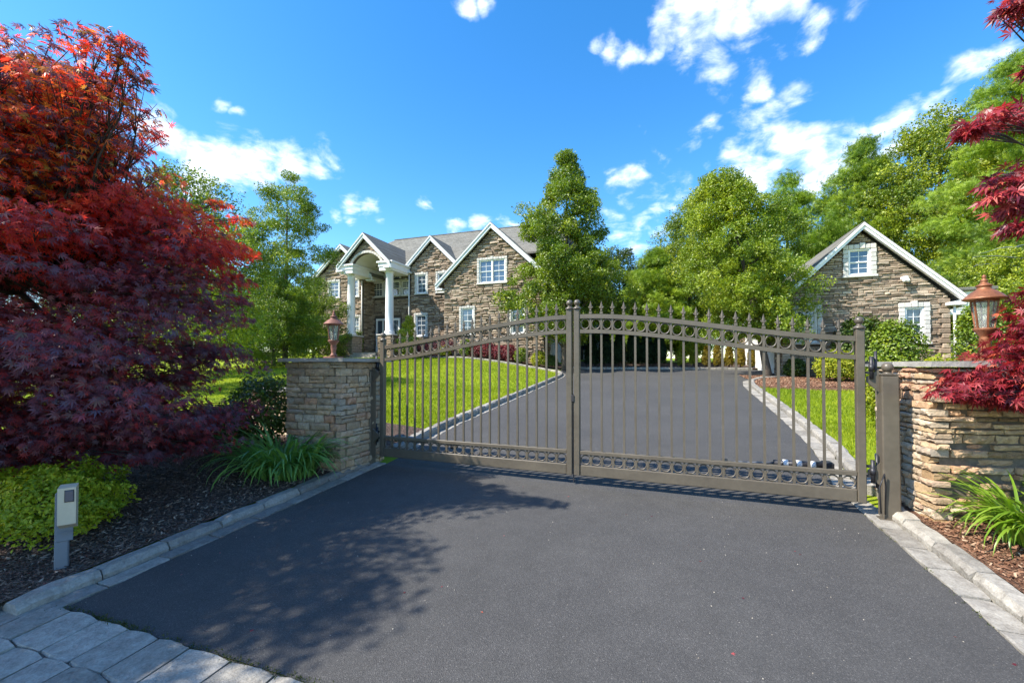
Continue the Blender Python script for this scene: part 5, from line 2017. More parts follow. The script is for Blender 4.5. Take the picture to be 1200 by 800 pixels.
# ================================================================== JAPANESE MAPLES
PADS = [tuple(float(v) for v in s.split(',')) for s in '-6.81,1.97,4.27,0.24;-10.58,2.44,3.60,0.49;-5.49,2.41,3.50,0.38;-7.63,2.20,0.63,0.22;-8.38,2.72,2.17,0.50;-6.02,2.93,1.87,0.39;-6.38,2.55,4.62,0.29;-7.35,3.27,4.09,0.45;-6.82,2.89,3.23,0.43;-9.54,2.51,4.06,0.37;-7.66,1.73,2.01,0.45;-8.46,3.39,4.05,0.39;-7.31,2.70,4.33,0.41;-6.61,2.29,1.49,0.45;-9.53,2.17,4.33,0.46;-6.40,1.87,3.18,0.44;-10.62,2.40,1.80,0.51;-4.85,2.85,0.55,0.13;-5.10,2.54,1.19,0.39;-5.85,2.25,4.09,0.45;-9.35,2.08,4.56,0.42;-7.39,2.30,4.65,0.30;-7.53,1.68,2.58,0.52;-9.59,2.41,2.74,0.43;-5.79,1.71,2.72,0.43;-7.77,1.70,3.65,0.40;-6.57,1.94,0.98,0.29;-4.65,3.62,2.44,0.16;-4.78,3.57,1.98,0.29;-5.55,2.28,4.23,0.25;-8.50,2.87,2.02,0.46;-5.27,3.45,2.64,0.47;-8.93,2.03,4.46,0.45;-5.17,3.37,1.31,0.14;-6.28,3.33,3.78,0.48;-4.93,1.99,2.29,0.37;-7.26,3.47,3.03,0.46;-9.46,2.42,3.68,0.45;-9.33,2.02,1.03,0.38;-7.29,3.23,3.59,0.41;-9.79,2.86,3.12,0.38;-10.15,2.53,2.26,0.44;-6.73,2.60,0.96,0.30;-6.76,2.19,1.09,0.49;-6.87,1.86,0.96,0.32;-6.68,2.77,3.56,0.51;-7.37,2.40,2.49,0.48;-8.71,3.03,1.39,0.46;-5.08,2.73,2.10,0.51;-6.07,2.46,0.75,0.16;-5.01,3.15,2.14,0.39;-5.33,3.26,3.45,0.25;-8.20,1.92,4.36,0.32;-6.47,3.00,3.56,0.38;-6.35,2.36,0.64,0.14;-5.43,1.79,3.11,0.37;-6.35,2.99,2.79,0.51;-9.17,2.29,2.02,0.48;-8.48,3.14,2.39,0.47;-6.80,2.19,3.83,0.46;-8.21,3.00,3.51,0.41;-8.89,2.43,2.63,0.46;-5.69,2.80,4.30,0.16;-5.16,2.48,3.33,0.40;-7.47,1.92,3.78,0.51;-8.79,2.35,1.27,0.45;-5.72,2.46,4.10,0.33;-5.81,1.88,3.91,0.39;-7.26,2.31,0.81,0.32;-4.72,3.41,1.63,0.19;-5.44,3.12,2.46,0.39;-4.26,2.91,2.63,0.37;-8.44,3.07,1.89,0.42;-5.23,1.88,2.67,0.50;-7.84,1.73,0.56,0.16;-7.71,2.25,2.44,0.48;-7.17,2.58,1.00,0.44;-5.48,2.84,0.79,0.22;-6.30,3.15,4.11,0.40;-4.64,3.15,0.82,0.15;-6.02,3.16,1.75,0.45;-8.53,2.04,1.66,0.45;-5.56,2.65,3.76,0.35;-4.91,3.08,0.74,0.18;-5.03,3.44,2.13,0.37;-4.76,2.84,1.19,0.23;-5.04,3.18,1.70,0.38;-9.22,2.03,0.78,0.41;-5.45,3.26,3.23,0.50;-6.39,2.11,2.03,0.44;-6.54,1.68,1.44,0.52;-9.24,3.11,3.33,0.39;-6.31,1.89,1.10,0.47;-8.16,2.60,2.47,0.51;-7.02,1.67,1.08,0.48;-7.33,1.62,1.41,0.40;-7.93,1.75,3.38,0.52;-7.24,3.51,3.79,0.39;-5.82,2.60,2.43,0.48;-7.31,2.03,2.04,0.42;-9.66,2.09,4.51,0.48;-4.20,3.32,2.67,0.15;-4.87,2.76,3.05,0.42;-6.49,2.58,3.37,0.39;-9.79,2.18,1.30,0.43;-8.64,2.13,3.80,0.50;-6.58,2.84,4.38,0.46;-4.53,2.19,1.57,0.43;-8.17,1.81,4.10,0.43;-6.08,1.99,1.94,0.42;-7.08,3.79,2.76,0.51;-7.84,2.35,3.57,0.45;-6.18,2.18,1.00,0.31;-7.95,2.01,0.85,0.47;-8.68,2.26,1.68,0.37;-4.49,2.98,0.92,0.16;-5.23,3.28,2.21,0.41;-10.39,2.37,3.11,0.40;-7.31,2.93,4.02,0.51;-6.39,2.81,0.97,0.32;-6.03,2.28,4.40,0.24;-7.97,2.52,0.98,0.49;-6.24,3.19,1.92,0.44;-4.78,2.15,1.70,0.43;-7.72,1.94,4.46,0.22;-7.63,2.56,3.93,0.38;-5.04,3.08,2.46,0.41;-7.28,2.54,1.44,0.45;-6.04,3.12,2.54,0.45;-6.58,2.19,3.46,0.41;-7.34,2.38,4.13,0.41;-4.89,2.54,2.29,0.40;-8.75,2.58,3.20,0.41;-6.95,1.68,1.31,0.37;-7.02,2.71,1.55,0.52;-7.99,2.70,3.66,0.36;-4.45,3.51,3.07,0.13;-7.16,1.70,2.98,0.37;-4.70,2.85,0.89,0.31;-4.76,3.48,3.28,0.12;-5.94,3.33,3.16,0.50;-7.58,3.53,2.27,0.41;-6.68,2.21,4.71,0.14;-5.46,2.89,3.91,0.19;-5.51,3.06,1.41,0.48;-6.47,1.99,4.05,0.37;-5.95,3.38,2.48,0.52;-5.48,3.39,1.27,0.24;-6.49,1.98,4.40,0.13;-4.76,2.73,1.96,0.49;-7.09,1.64,2.03,0.36;-7.08,1.98,1.28,0.37;-4.98,2.81,0.74,0.24;-6.78,1.68,3.48,0.50;-8.81,2.98,1.72,0.42;-7.88,2.20,3.95,0.42;-8.36,1.97,1.00,0.50;-5.09,3.50,1.61,0.30;-5.74,2.52,1.01,0.34;-6.77,2.02,1.95,0.37;-9.83,2.61,1.32,0.51;-5.66,3.09,3.28,0.47;-6.30,3.06,4.41,0.27;-6.61,1.53,3.16,0.44;-4.59,2.99,2.24,0.51;-9.38,1.99,3.31,0.39;-4.91,2.97,3.41,0.19;-5.47,3.15,2.90,0.38;-8.16,2.18,3.40,0.49;-8.28,3.23,4.04,0.47;-9.54,2.37,2.00,0.50;-4.48,3.44,2.70,0.27;-8.72,2.07,3.38,0.46;-5.97,2.89,4.40,0.16;-6.60,2.34,4.11,0.46;-6.92,2.50,4.32,0.47;-7.21,2.29,3.76,0.47;-6.63,1.48,1.76,0.50;-6.12,1.71,1.19,0.44;-8.61,2.62,1.34,0.38;-8.30,1.90,1.57,0.42;-7.54,2.57,3.45,0.42;-10.53,2.66,3.23,0.48;-6.80,3.38,2.82,0.37;-4.42,2.36,1.18,0.46;-9.39,2.94,1.52,0.36;-8.80,3.25,3.05,0.51;-7.71,1.67,4.13,0.31;-6.00,3.79,2.61,0.49;-4.44,3.20,2.02,0.38;-5.24,2.55,2.87,0.38;-5.68,2.61,4.45,0.13;-4.52,3.12,2.57,0.42;-7.34,2.29,2.04,0.44;-5.66,2.94,0.95,0.38;-6.75,3.58,1.82,0.42;-5.91,2.60,1.45,0.41;-6.79,3.35,3.61,0.42;-8.29,2.39,2.21,0.52;-6.78,2.66,1.97,0.46;-7.10,1.96,4.34,0.22;-8.40,1.98,2.65,0.39;-6.69,2.27,3.24,0.45;-6.03,2.73,2.84,0.46;-6.64,2.95,3.83,0.49;-7.78,1.74,2.53,0.43;-4.96,2.88,1.56,0.39;-10.12,2.38,1.55,0.38;-8.29,2.09,4.51,0.32;-5.33,2.50,0.94,0.29;-5.01,3.71,2.83,0.36;-5.89,2.63,0.65,0.15;-8.63,2.00,3.14,0.45;-4.93,3.38,2.79,0.44;-5.35,2.86,2.27,0.41;-5.77,3.24,3.97,0.18;-8.32,3.12,3.76,0.48;-8.58,2.58,4.29,0.43;-6.03,2.44,4.21,0.38;-6.38,1.86,2.24,0.49;-9.19,2.43,4.18,0.41;-7.69,2.47,1.31,0.49;-8.30,1.97,3.20,0.41;-7.85,3.06,2.18,0.44;-6.31,2.16,3.89,0.44;-8.30,3.42,3.47,0.44;-8.34,2.19,2.06,0.45;-5.48,2.59,1.64,0.48;-7.04,1.62,2.78,0.39;-5.69,2.31,1.36,0.49;-7.57,2.55,1.02,0.43;-8.60,2.60,3.47,0.39;-7.12,3.62,2.39,0.37;-6.99,2.19,2.00,0.52;-7.38,2.16,0.51,0.14;-8.24,2.76,3.23,0.49;-6.26,3.17,1.26,0.49;-7.81,2.00,1.11,0.42;-9.37,2.40,2.29,0.39;-7.14,2.25,4.55,0.30;-5.52,3.01,2.06,0.37;-6.58,1.91,1.26,0.46;-5.60,2.29,3.91,0.37;-7.37,2.82,1.45,0.44;-6.73,3.44,1.28,0.45;-5.73,2.24,1.70,0.43;-10.14,2.45,3.74,0.52;-8.54,1.94,3.50,0.50;-7.78,3.58,3.49,0.48;-5.53,3.44,2.79,0.51;-5.42,2.90,2.70,0.43;-4.43,2.84,1.84,0.43;-6.09,3.28,1.00,0.45;-5.75,2.44,2.67,0.52;-10.22,2.74,4.18,0.38;-9.07,2.66,4.51,0.47;-7.29,3.00,3.10,0.44;-5.59,3.68,2.82,0.42;-6.25,1.84,1.36,0.46;-6.20,3.66,2.06,0.41;-7.90,2.62,1.29,0.48;-8.23,2.24,4.31,0.44;-8.69,2.22,0.89,0.44;-6.06,2.30,3.70,0.42;-9.93,2.30,3.12,0.50;-8.33,2.69,4.67,0.41;-7.95,2.40,2.61,0.51;-7.53,1.99,1.32,0.45;-5.33,2.50,1.86,0.38;-5.77,2.67,2.78,0.38;-4.71,3.09,2.43,0.52;-6.29,2.75,4.42,0.36;-4.45,3.50,2.17,0.15;-7.08,2.99,2.49,0.41;-8.10,1.90,1.26,0.52;-6.83,3.04,1.16,0.42;-8.79,2.05,3.61,0.36;-7.20,1.77,1.83,0.37;-4.58,3.21,2.80,0.35;-5.01,3.30,3.14,0.31;-6.99,1.88,3.37,0.48;-4.87,3.25,1.36,0.13;-4.74,2.93,2.87,0.44;-7.35,2.04,3.29,0.43;-5.55,1.98,1.94,0.41;-8.64,2.98,3.07,0.43;-8.02,2.47,3.34,0.49;-5.36,2.52,1.38,0.49;-6.15,2.91,1.34,0.38;-7.84,3.07,1.38,0.38;-6.72,2.46,0.72,0.19;-7.76,2.07,2.68,0.44;-6.15,2.53,4.54,0.24;-4.37,3.35,2.34,0.23;-4.90,2.04,2.63,0.47;-5.68,2.89,2.28,0.49;-6.34,2.33,4.48,0.28;-5.01,2.89,2.62,0.37;-6.42,3.27,3.50,0.48;-6.73,2.19,0.67,0.15;-9.77,2.96,2.83,0.39;-5.20,3.08,1.26,0.30;-8.58,2.04,1.10,0.42;-5.95,2.79,3.30,0.41;-9.75,2.67,2.62,0.45;-8.36,2.43,4.47,0.45;-7.42,1.72,4.24,0.20;-5.85,2.25,3.41,0.46;-5.71,2.01,1.38,0.41;-5.19,2.39,4.13,0.16;-4.94,2.14,4.25,0.20;-4.57,2.16,4.21,0.16;-4.31,2.20,4.14,0.14;-4.10,2.23,4.06,0.10;-4.20,2.30,3.98,0.13;-4.47,2.20,4.05,0.15;-4.25,2.39,3.90,0.10;-4.54,2.39,3.91,0.16;-5.36,2.10,4.20,0.25;-5.48,1.84,4.21,0.35;-5.59,1.70,4.34,0.40;-5.98,1.56,4.48,0.40;-4.69,2.77,3.69,0.13;-5.68,1.57,3.92,0.45;-5.31,1.71,3.58,0.40;-5.94,1.49,3.31,0.45'.split(';')]


def maple(name, label, bx, by, pads, mat, seed, dens, leaf, off_z=None, lit_red=None, singles=250, limbs=16, bole=.11, group='Japanese maples', forks=4, cat='tree', tmpl=PAL7, droop=.35):
    q = random.Random(seed)
    nr = np.random.default_rng(seed)
    bz = tz(bx, by) + .12 if off_z is None else off_z
    root = empty(name, (bx, by, bz), 0, label, cat, group)
    off = np.array((bx, by, bz))
    P = np.array([p[:3] for p in pads])
    Rr = np.array([p[3] for p in pads])
    top = P[:, 2].max()
    cx, cy = P[:, 0].mean(), P[:, 1].mean()
    # twisting multi-stemmed trunk
    forkpts = []
    for f in range(forks):
        a = 2 * PI * f / forks + q.uniform(-.4, .4)
        hz = bz + (top - bz) * q.uniform(.3, .5)
        tip = Vector((cx * .55 + bx * .45 + .55 * math.cos(a) * q.uniform(.6, 1.3), cy * .55 + by * .45 + .55 * math.sin(a) * q.uniform(.6, 1.3), hz))
        pts = limb_path((bx + .04 * math.cos(a), by + .04 * math.sin(a), bz - .1), tip, q, .12, 8)
        MB().tube([p - Vector(off) for p in pts], [bole * (1 - .55 * i / 8) for i in range(9)], 8).build('trunk', M['bark_dark'], root)
        forkpts += pts[3:]
    order = list(range(len(pads)))
    q.shuffle(order)
    twigs = MB()
    for n_, i in enumerate(order):
        p = Vector(P[i])
        o = min(forkpts, key=lambda f: (f - p).length + (2.0 if f.z > p.z + .1 else 0))
        path = limb_path(o, p, q, .08, 5)
        r0 = .006 + .0045 * (p - o).length
        mb = MB() if n_ < limbs else twigs
        mb.tube([v - Vector(off) for v in path], [r0 * (1 - .85 * k / 5) for k in range(6)], 5)
        if n_ < limbs:
            mb.build('limb', M['bark_dark'], root)
        for k in range(4):
            a = q.uniform(0, 6.28)
            e = p + Vector((math.cos(a), math.sin(a), q.uniform(-.25, .2))) * Rr[i] * .85
            twigs.tube([v - Vector(off) for v in limb_path(path[4], e, q, .06, 3)], [.005, .004, .003, .0015], 4)
    twigs.build('twigs', M['bark_dark'], root)['kind'] = 'stuff'
    cnt = np.maximum(55, (Rr / .45) ** 2 * dens).astype(int)
    idx = np.repeat(np.arange(len(pads)), cnt)
    n = len(idx)
    d = nr.normal(size=(n, 3))
    d = unit(d) * (nr.uniform(0, 1, n) ** .42)[:, None]
    C = P[idx] + d * Rr[idx][:, None] * np.array([1.1, 1.1, .36])
    C[:, 2] -= droop * (d[:, 0] ** 2 + d[:, 1] ** 2) * Rr[idx] * .5
    outw = np.stack([C[:, 0] - cx, C[:, 1] - cy, np.zeros(n)], 1)
    outw = unit(outw)
    A = unit(unit(np.stack([d[:, 0], d[:, 1], d[:, 2] * 0], 1)) + outw * .7 + nr.normal(size=(n, 3)) * .35 + np.array([0, 0, -.55]))
    N = unit(np.array([0, 0, .75]) + outw * .6 + nr.normal(size=(n, 3)) * .5)
    S = nr.uniform(.6, 1.25, n) * leaf
    T = nr.uniform(0, 1, n) * .5
    if lit_red is not None:
        T = np.clip(lit_red(C) * .62 + T * .72, .01, .985)
    else:
        T = np.clip(nr.uniform(0, 1, n), .01, .985)
    # the leaves that show largest are parts of their own
    vis = np.argsort(np.linalg.norm(C - np.array([0, 0, 1.45]), axis=1) + nr.uniform(0, 1.2, n))
    own = np.zeros(n, bool)
    own[vis[:singles]] = True
    if singles:
        # alike leaves share a few meshes
        Vt, Ft = tmpl
        protos = []
        yv = lit_red(C) if lit_red is not None else np.ones(n)
        for k in range(12):
            q2 = np.random.default_rng(seed + k)
            Vk = Vt + q2.normal(size=Vt.shape) * .025
            protos.append(fast_mesh('leaf', Vk, Ft, mat if (k < 6 or lit_red is None) else M['maple_plum'], np.full(len(Vk), 0.0)))
        for i in np.where(own)[0]:
            nn = Vector(N[i]).normalized()
            aa = Vector(A[i])
            aa = (aa - nn * aa.dot(nn)).normalized()
            xx = aa.cross(nn)
            Mx = Matrix(((xx.x, aa.x, nn.x), (xx.y, aa.y, nn.y), (xx.z, aa.z, nn.z)))
            link('leaf', protos[i % 6 + (6 if yv[i] < .5 else 0)], root, Vector(C[i] - off), Mx.to_euler(), (S[i],) * 3)
    keep = ~own
    scatter('foliage', mat, tmpl, C[keep], N[keep], A[keep], S[keep], T[keep], root, off)
    return root


def lit_red_left(C):
    # tint paints backlit red on the crown's top beside fresh growth, sky-sheened purple below
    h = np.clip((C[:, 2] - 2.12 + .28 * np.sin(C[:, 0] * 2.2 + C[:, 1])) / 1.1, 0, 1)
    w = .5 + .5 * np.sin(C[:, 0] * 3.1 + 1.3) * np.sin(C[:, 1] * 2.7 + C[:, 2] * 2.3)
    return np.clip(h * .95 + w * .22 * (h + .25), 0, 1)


side_pads = []
FAR = []
q_ = random.Random(3)
for i in range(46):
    # the part of the crown beyond the left edge of the view
    a = q_.uniform(0, 6.28)
    z = q_.uniform(.9, 4.6)
    r = 2.0 * math.sqrt(max(.1, 1 - ((z - 2.4) / 2.6) ** 2)) * q_.uniform(.3, 1)
    side_pads.append((-8.4 + r * math.cos(a), 1.7 + r * math.sin(a), z, q_.uniform(.35, .55)))
for i in range(40):
    t = q_.random()
    PADS.append((-6.5 + 1.3 * t + q_.uniform(-.25, .25), 1.9 + 2.0 * t + q_.uniform(-.4, .5), q_.uniform(.38, .95), q_.uniform(.25, .38)))
for x_, y_, z_, r_ in list(PADS):
    if z_ > 2.9:
        for k_ in (.14, .30, .46, .60):
            PADS.append((x_ + (-6.9 - x_) * k_ + q_.uniform(-.2, .2), y_ + (2.7 - y_) * k_ + q_.uniform(-.2, .2), z_ + (2.3 - z_) * k_ * .8, .30))
for x_, y_, z_, r_ in ((-4.95, 2.2, 4.25, .3), (-5.2, 2.0, 4.0, .32), (-5.0, 2.45, 3.8, .3), (-5.4, 2.3, 4.35, .32), (-5.6, 1.9, 4.5, .35), (-5.9, 2.2, 4.2, .38), (-5.3, 1.7, 3.7, .32), (-5.5, 2.6, 3.9, .35),
                       (-6.2, 2.0, 4.6, .38), (-5.8, 2.7, 4.1, .38), (-4.75, 2.4, 4.0, .24), (-5.1, 2.8, 3.5, .3), (-4.8, 2.6, 3.4, .26), (-5.7, 2.2, 3.7, .35), (-6.1, 1.7, 4.0, .38), (-4.6, 2.15, 4.35, .22), (-5.0, 1.8, 4.5, .28)):
    PADS.append((x_ - .25, y_ + .15, z_ - .32, r_))
for i in range(70):
    # the low front skirt, hanging almost to the bed
    t = q_.random()
    PADS.append((-6.35 + 1.35 * t + q_.uniform(-.25, .25), 1.75 + 2.0 * t + q_.uniform(-.45, .45), q_.uniform(.5, 1.75) - .1 * t, q_.uniform(.26, .42)))
for a_, b_, z_ in ((-36, 27, 9.5), (-43, 21, 10.5), (-31, 33, 9.0), (-50, 30, 11.0), (-39, 36, 10.5)):
    FAR.append((a_, b_, z_))
maple('japanese_maple', 'large spreading red and purple maple leaning over the dark bed at left', -7.1, 3.1, PADS + side_pads, M['maple'], 5, 215, .062, None, lit_red_left, 290, bole=.075)

# a second red maple just out of view at the street end of the bed throws the dappled shade over the pavement
over = []
for i in range(70):
    a = q_.uniform(0, 6.28)
    z = q_.uniform(2.3, 5.6)
    r = 2.3 * math.sqrt(max(.05, 1 - ((z - 3.9) / 1.9) ** 2)) * math.sqrt(q_.random())
    over.append((-7.2 + r * math.cos(a), -1.0 + r * math.sin(a) * .95, z, q_.uniform(.3, .5)))
for i in range(22):
    over.append((-5.6 + q_.uniform(-.75, .6), .45 + q_.uniform(-.75, .75), q_.uniform(2.2, 3.7), q_.uniform(.28, .45)))
maple('japanese_maple', 'red maple at the street end of the left bed, shading the pavement', -6.6, -1.2, over, M['maple'], 9, 330, .078, None, lit_red_left, 0, tmpl=PAL5)

# crimson maple at the right wall: low weeping sprays on the cap and high branches over it
rp = []
for px in [(2.55, 4.72, 1.22, .12), (2.66, 4.80, 1.30, .17), (2.80, 4.86, 1.36, .2), (2.96, 4.90, 1.40, .24), (3.12, 4.98, 1.36, .26), (3.05, 4.78, 1.22, .2), (3.28, 5.02, 1.46, .28), (3.36, 4.92, 1.30, .26), (3.2, 5.1, 1.62, .24), (3.42, 5.2, 1.72, .28), (3.55, 5.0, 1.5, .3), (3.06, 5.06, 1.54, .18), (2.9, 4.82, 1.20, .14), (3.5, 5.25, 1.95, .26), (3.75, 5.3, 1.8, .35), (3.9, 5.1, 1.4, .4), (3.25, 4.75, 1.10, .16), (2.74, 4.76, 1.17, .1), (3.34, 5.12, 1.80, .2), (3.6, 5.35, 2.1, .25)]:
    rp.append((px[0] - .30, px[1] - .12, px[2], px[3] * 1.15))
    rp.append((px[0] - .10 + .1 * math.sin(px[0] * 40), px[1] - .02, px[2] + .06 * math.sin(px[1] * 50), px[3]))
hi = [(2.12, 3.62, 3.02, .15), (2.24, 3.72, 3.03, .17), (2.36, 3.8, 3.08, .2), (2.02, 3.58, 2.93, .08), (2.34, 3.66, 2.62, .14), (2.46, 3.78, 2.70, .18), (2.28, 3.6, 2.50, .10), (2.40, 3.68, 2.44, .14), (2.50, 3.75, 2.47, .17), (2.34, 3.62, 2.30, .09), (2.6, 3.85, 2.58, .22),
      (2.28, 3.48, 3.60, .10), (2.38, 3.56, 3.64, .14), (2.5, 3.66, 3.68, .2), (2.62, 3.9, 3.2, .24), (2.5, 3.8, 3.4, .10)]
for h in hi:
    k_ = .27 if h[2] < 2.75 or h[2] > 3.5 else .16
    rp.append((h[0] - k_, h[1] - k_ * .3, h[2], h[3] * .9))
for i in range(26):
    a = q_.uniform(0, 6.28)
    z = q_.uniform(2.2, 4.8)
    r = 1.1 * math.sqrt(q_.random())
    rp.append((4.1 + r * math.cos(a), 4.4 + r * math.sin(a), z, q_.uniform(.25, .42)))
maple('japanese_maple', 'crimson maple with branches drooping over the right stone wall and its lantern', 4.3, 5.1, rp, M['maple_crimson'], 12, 240, .070, bed_r(4.3, 5.1), None, 290, 14, .07)

# ================================================================== NEAR PLANTS
shrub('lime_shrub', 'bright lime green low shrub behind the intercom post at far left', -5.10, 2.30, .56, .48, .62, M['leaf_lime_shrub'], 9500, .036, tmpl_oval(.28, .12), 41, 'shrub', None, bed_l(-5.1, 2.3) - .06, True, .24, .30)
shrub('lime_shrub', 'lime green shrub mostly out of frame beside the intercom bush', -5.95, 2.0, .6, .5, .55, M['leaf_lime_shrub'], 4000, .036, tmpl_oval(.30, .10), 42, 'shrub', None, bed_l(-5.9, 2.0) - .04, True, .2, .2)
shrub('azalea_bush', 'dark green leafy bush in the shade between maple and left pier', -5.6, 4.85, .62, .5, 1.15, M['leaf_dark'], 5200, .052, tmpl_oval(.3, .1), 43, 'shrub', None, bed_l(-5.4, 4.9), True, .28, .25)
shrub('azalea_bush', 'low dark bush under the purple maple skirt near the daylily', -6.2, 4.5, .6, .55, .7, M['leaf_dark'], 3600, .052, tmpl_oval(.3, .1), 44, 'shrub', None, bed_l(-6.2, 4.5), True, .28, .25)


def daylily(label, x, y, z, n, L, spread, mat, seed, w=.014):
    q = random.Random(seed)
    root = empty('daylily', (x, y, z), 0, label, 'plant', 'daylily clumps')
    protos = []
    for k in range(14):
        ll = L * q.uniform(.8, 1.15)
        arch = q.uniform(.5, 1.25)
        V = []
        F = []
        ns = 8
        px = 0.0
        pz = 0.0
        for i in range(ns + 1):
            t = i / ns
            a = math.radians(82) - t ** 1.25 * arch * math.radians(130)
            if i:
                px += ll / ns * math.cos(a)
                pz += ll / ns * math.sin(a)
            ww = w * (1.0 - t ** 3) * (.7 + .6 * min(1, t * 4)) + .0006
            V += [(px, -ww, pz + ww * .35), (px, 0, pz), (px, ww, pz + ww * .35)]
        for i in range(ns):
            for j in range(2):
                a = i * 3 + j
                F.append((a, a + 3, a + 4, a + 1))
        me = bpy.data.meshes.new('leaf')
        me.from_pydata(V, [], F)
        me.polygons.foreach_set('use_smooth', [True] * len(F))
        me.materials.append(mat)
        protos.append(me)
    for i in range(n):
        a = q.uniform(0, 2 * PI)
        r = spread * math.sqrt(q.random())
        o = link('leaf', protos[q.randrange(14)], root, (r * math.cos(a) * 1.15, r * math.sin(a) * .8, q.uniform(-.02, .01)),
                 (q.uniform(-.25, .25), q.uniform(-.25, .2), a + q.uniform(-.9, .9)), (q.uniform(.8, 1.15),) * 3)
    return root


daylily('deep green daylily clump with arching blades in front of the left pier', -4.66, 4.30, bed_l(-4.66, 4.3) - .02, 330, .80, .38, M['blade_shade'], 3, .0125)
daylily('yellow green sunlit daylily at the foot of the right stone wall', 2.80, 4.50, bed_r(2.8, 4.5) - .02, 300, .60, .25, M['blade_sun'], 4, .0095)


def chips(name, mat, region, n, zf, seed, smin=.012, smax=.05, weight=None):
    nr = np.random.default_rng(seed)
    x0, x1, y0, y1 = region
    X = nr.uniform(x0, x1, n)
    Y = nr.uniform(y0, y1, n)
    if weight is not None:
        k = weight(X, Y)
        X, Y = X[k], Y[k]
    n = len(X)
    Z = np.array([zf(a, b) for a, b in zip(X, Y)]) + nr.uniform(0, .012, n)
    V0 = np.array([(-.5, -.14, 0), (.5, -.18, 0), (.42, .16, 0), (-.46, .18, 0), (-.4, -.1, .14), (.4, -.12, .16), (.36, .1, .15), (-.4, .12, .13)])
    F0 = np.array([(4, 5, 6, 7), (0, 1, 5, 4), (1, 2, 6, 5), (2, 3, 7, 6), (3, 0, 4, 7)])
    N = np.array([0, 0, 1.0]) + nr.normal(size=(n, 3)) * .45
    A = nr.normal(size=(n, 3)) * np.array([1, 1, .2])
    o = scatter(name, mat, (V0, F0), np.stack([X, Y, Z], 1), N, A, nr.uniform(smin, smax, n), nr.uniform(.01, .985, n), None, (0, 0, 0))
    return o


tag(chips('mulch', M['chip_dark'], (-7.5, -4.20, 1.2, 5.6), 15000, bed_l, 1, weight=lambda X, Y: NR.random(len(X)) < np.clip(1.25 - (-4.2 - X) / 2.6, .15, 1)), 'dark shredded bark mulch of the left bed', 'mulch')
tag(chips('mulch', M['chip_red'], (2.22, 4.2, 2.6, 5.0), 9000, bed_r, 2), 'reddish bark mulch at the foot of the right wall', 'mulch')
tag(chips('mulch', M['chip_red'], (3.3, 9.0, 17.0, 21.9), 9000, lambda x, y: tz(x, y) + .05, 3, .03, .09), 'brown bark mulch of the lawn island by the garage', 'mulch')


def weeds():
    nr = np.random.default_rng(14)
    C = []
    for x in np.arange(-3.9, 1.9, .008):
        d = .5 + .5 * math.sin(x * 5.1) * math.sin(x * 1.7 + 1)
        if nr.random() < .25 + .75 * d and x < .2 + nr.random():
            C.append((x, 1.782 + nr.normal() * .012, tz(x, 1.78) + .003))
    for y in np.arange(1.9, 5.3, .012):
        if nr.random() < .16:
            C.append((1.845 + nr.normal() * .01, y, tz(1.85, y) + .003))
    C = np.repeat(np.array(C), 9, 0) + nr.normal(size=(len(C) * 9, 3)) * np.array([.010, .013, .002])
    n = len(C)
    N = nr.normal(size=(n, 3)) + np.array([0, 0, .4])
    A = nr.normal(size=(n, 3)) * .8 + np.array([0, 0, 1.0])
    o = scatter('weeds', M['moss'], SLIM, C, N, A, nr.uniform(.007, .021, n), nr.uniform(.01, .98, n), None, (0, 0, 0))
    tag(o, 'small weeds growing in the joint between pavement and asphalt', 'weeds')


weeds()


def grit():
    nr = np.random.default_rng(24)
    n = 2600
    X = nr.uniform(-3.8, 1.82, n)
    Y = nr.uniform(1.85, 5.1, n)
    e = np.minimum(np.abs(X + 3.84), np.abs(X - 1.84))
    k = nr.random(n) < .10 + .9 * np.exp(-e / .10)
    X, Y = X[k], Y[k]
    n = len(X)
    V0 = np.array([(-.5, -.4, 0), (.5, -.3, 0), (.4, .45, 0), (-.4, .4, 0), (-.3, -.25, .5), (.3, -.2, .45), (.25, .3, .5), (-.25, .25, .4)])
    F0 = np.array([(4, 5, 6, 7), (0, 1, 5, 4), (1, 2, 6, 5), (2, 3, 7, 6), (3, 0, 4, 7)])
    C = np.stack([X, Y, tzn(X, Y) + .003], 1)
    o = scatter('grit', M['chip_grit'], (V0, F0), C, np.array([0, 0, 1.0]) + nr.normal(size=(n, 3)) * .3, nr.normal(size=(n, 3)), nr.uniform(.003, .010, n), nr.uniform(.01, .98, n), None, (0, 0, 0))
    tag(o, 'loose grit and bits along the edges of the asphalt apron', 'grit')
    n = 22
    X = nr.uniform(-3.7, 1.8, n)
    Y = nr.uniform(1.9, 5.0, n)
    C = np.stack([X, Y, tzn(X, Y) + .006], 1)
    o = scatter('fallen_leaves', M['maple_crimson'], PAL5, C, np.array([0, 0, 1.0]) + nr.normal(size=(n, 3)) * .25, nr.normal(size=(n, 3)), nr.uniform(.010, .022, n), nr.uniform(.01, .98, n), None, (0, 0, 0))
    tag(o, 'few small dropped maple leaves scattered on the asphalt', 'leaves')


grit()


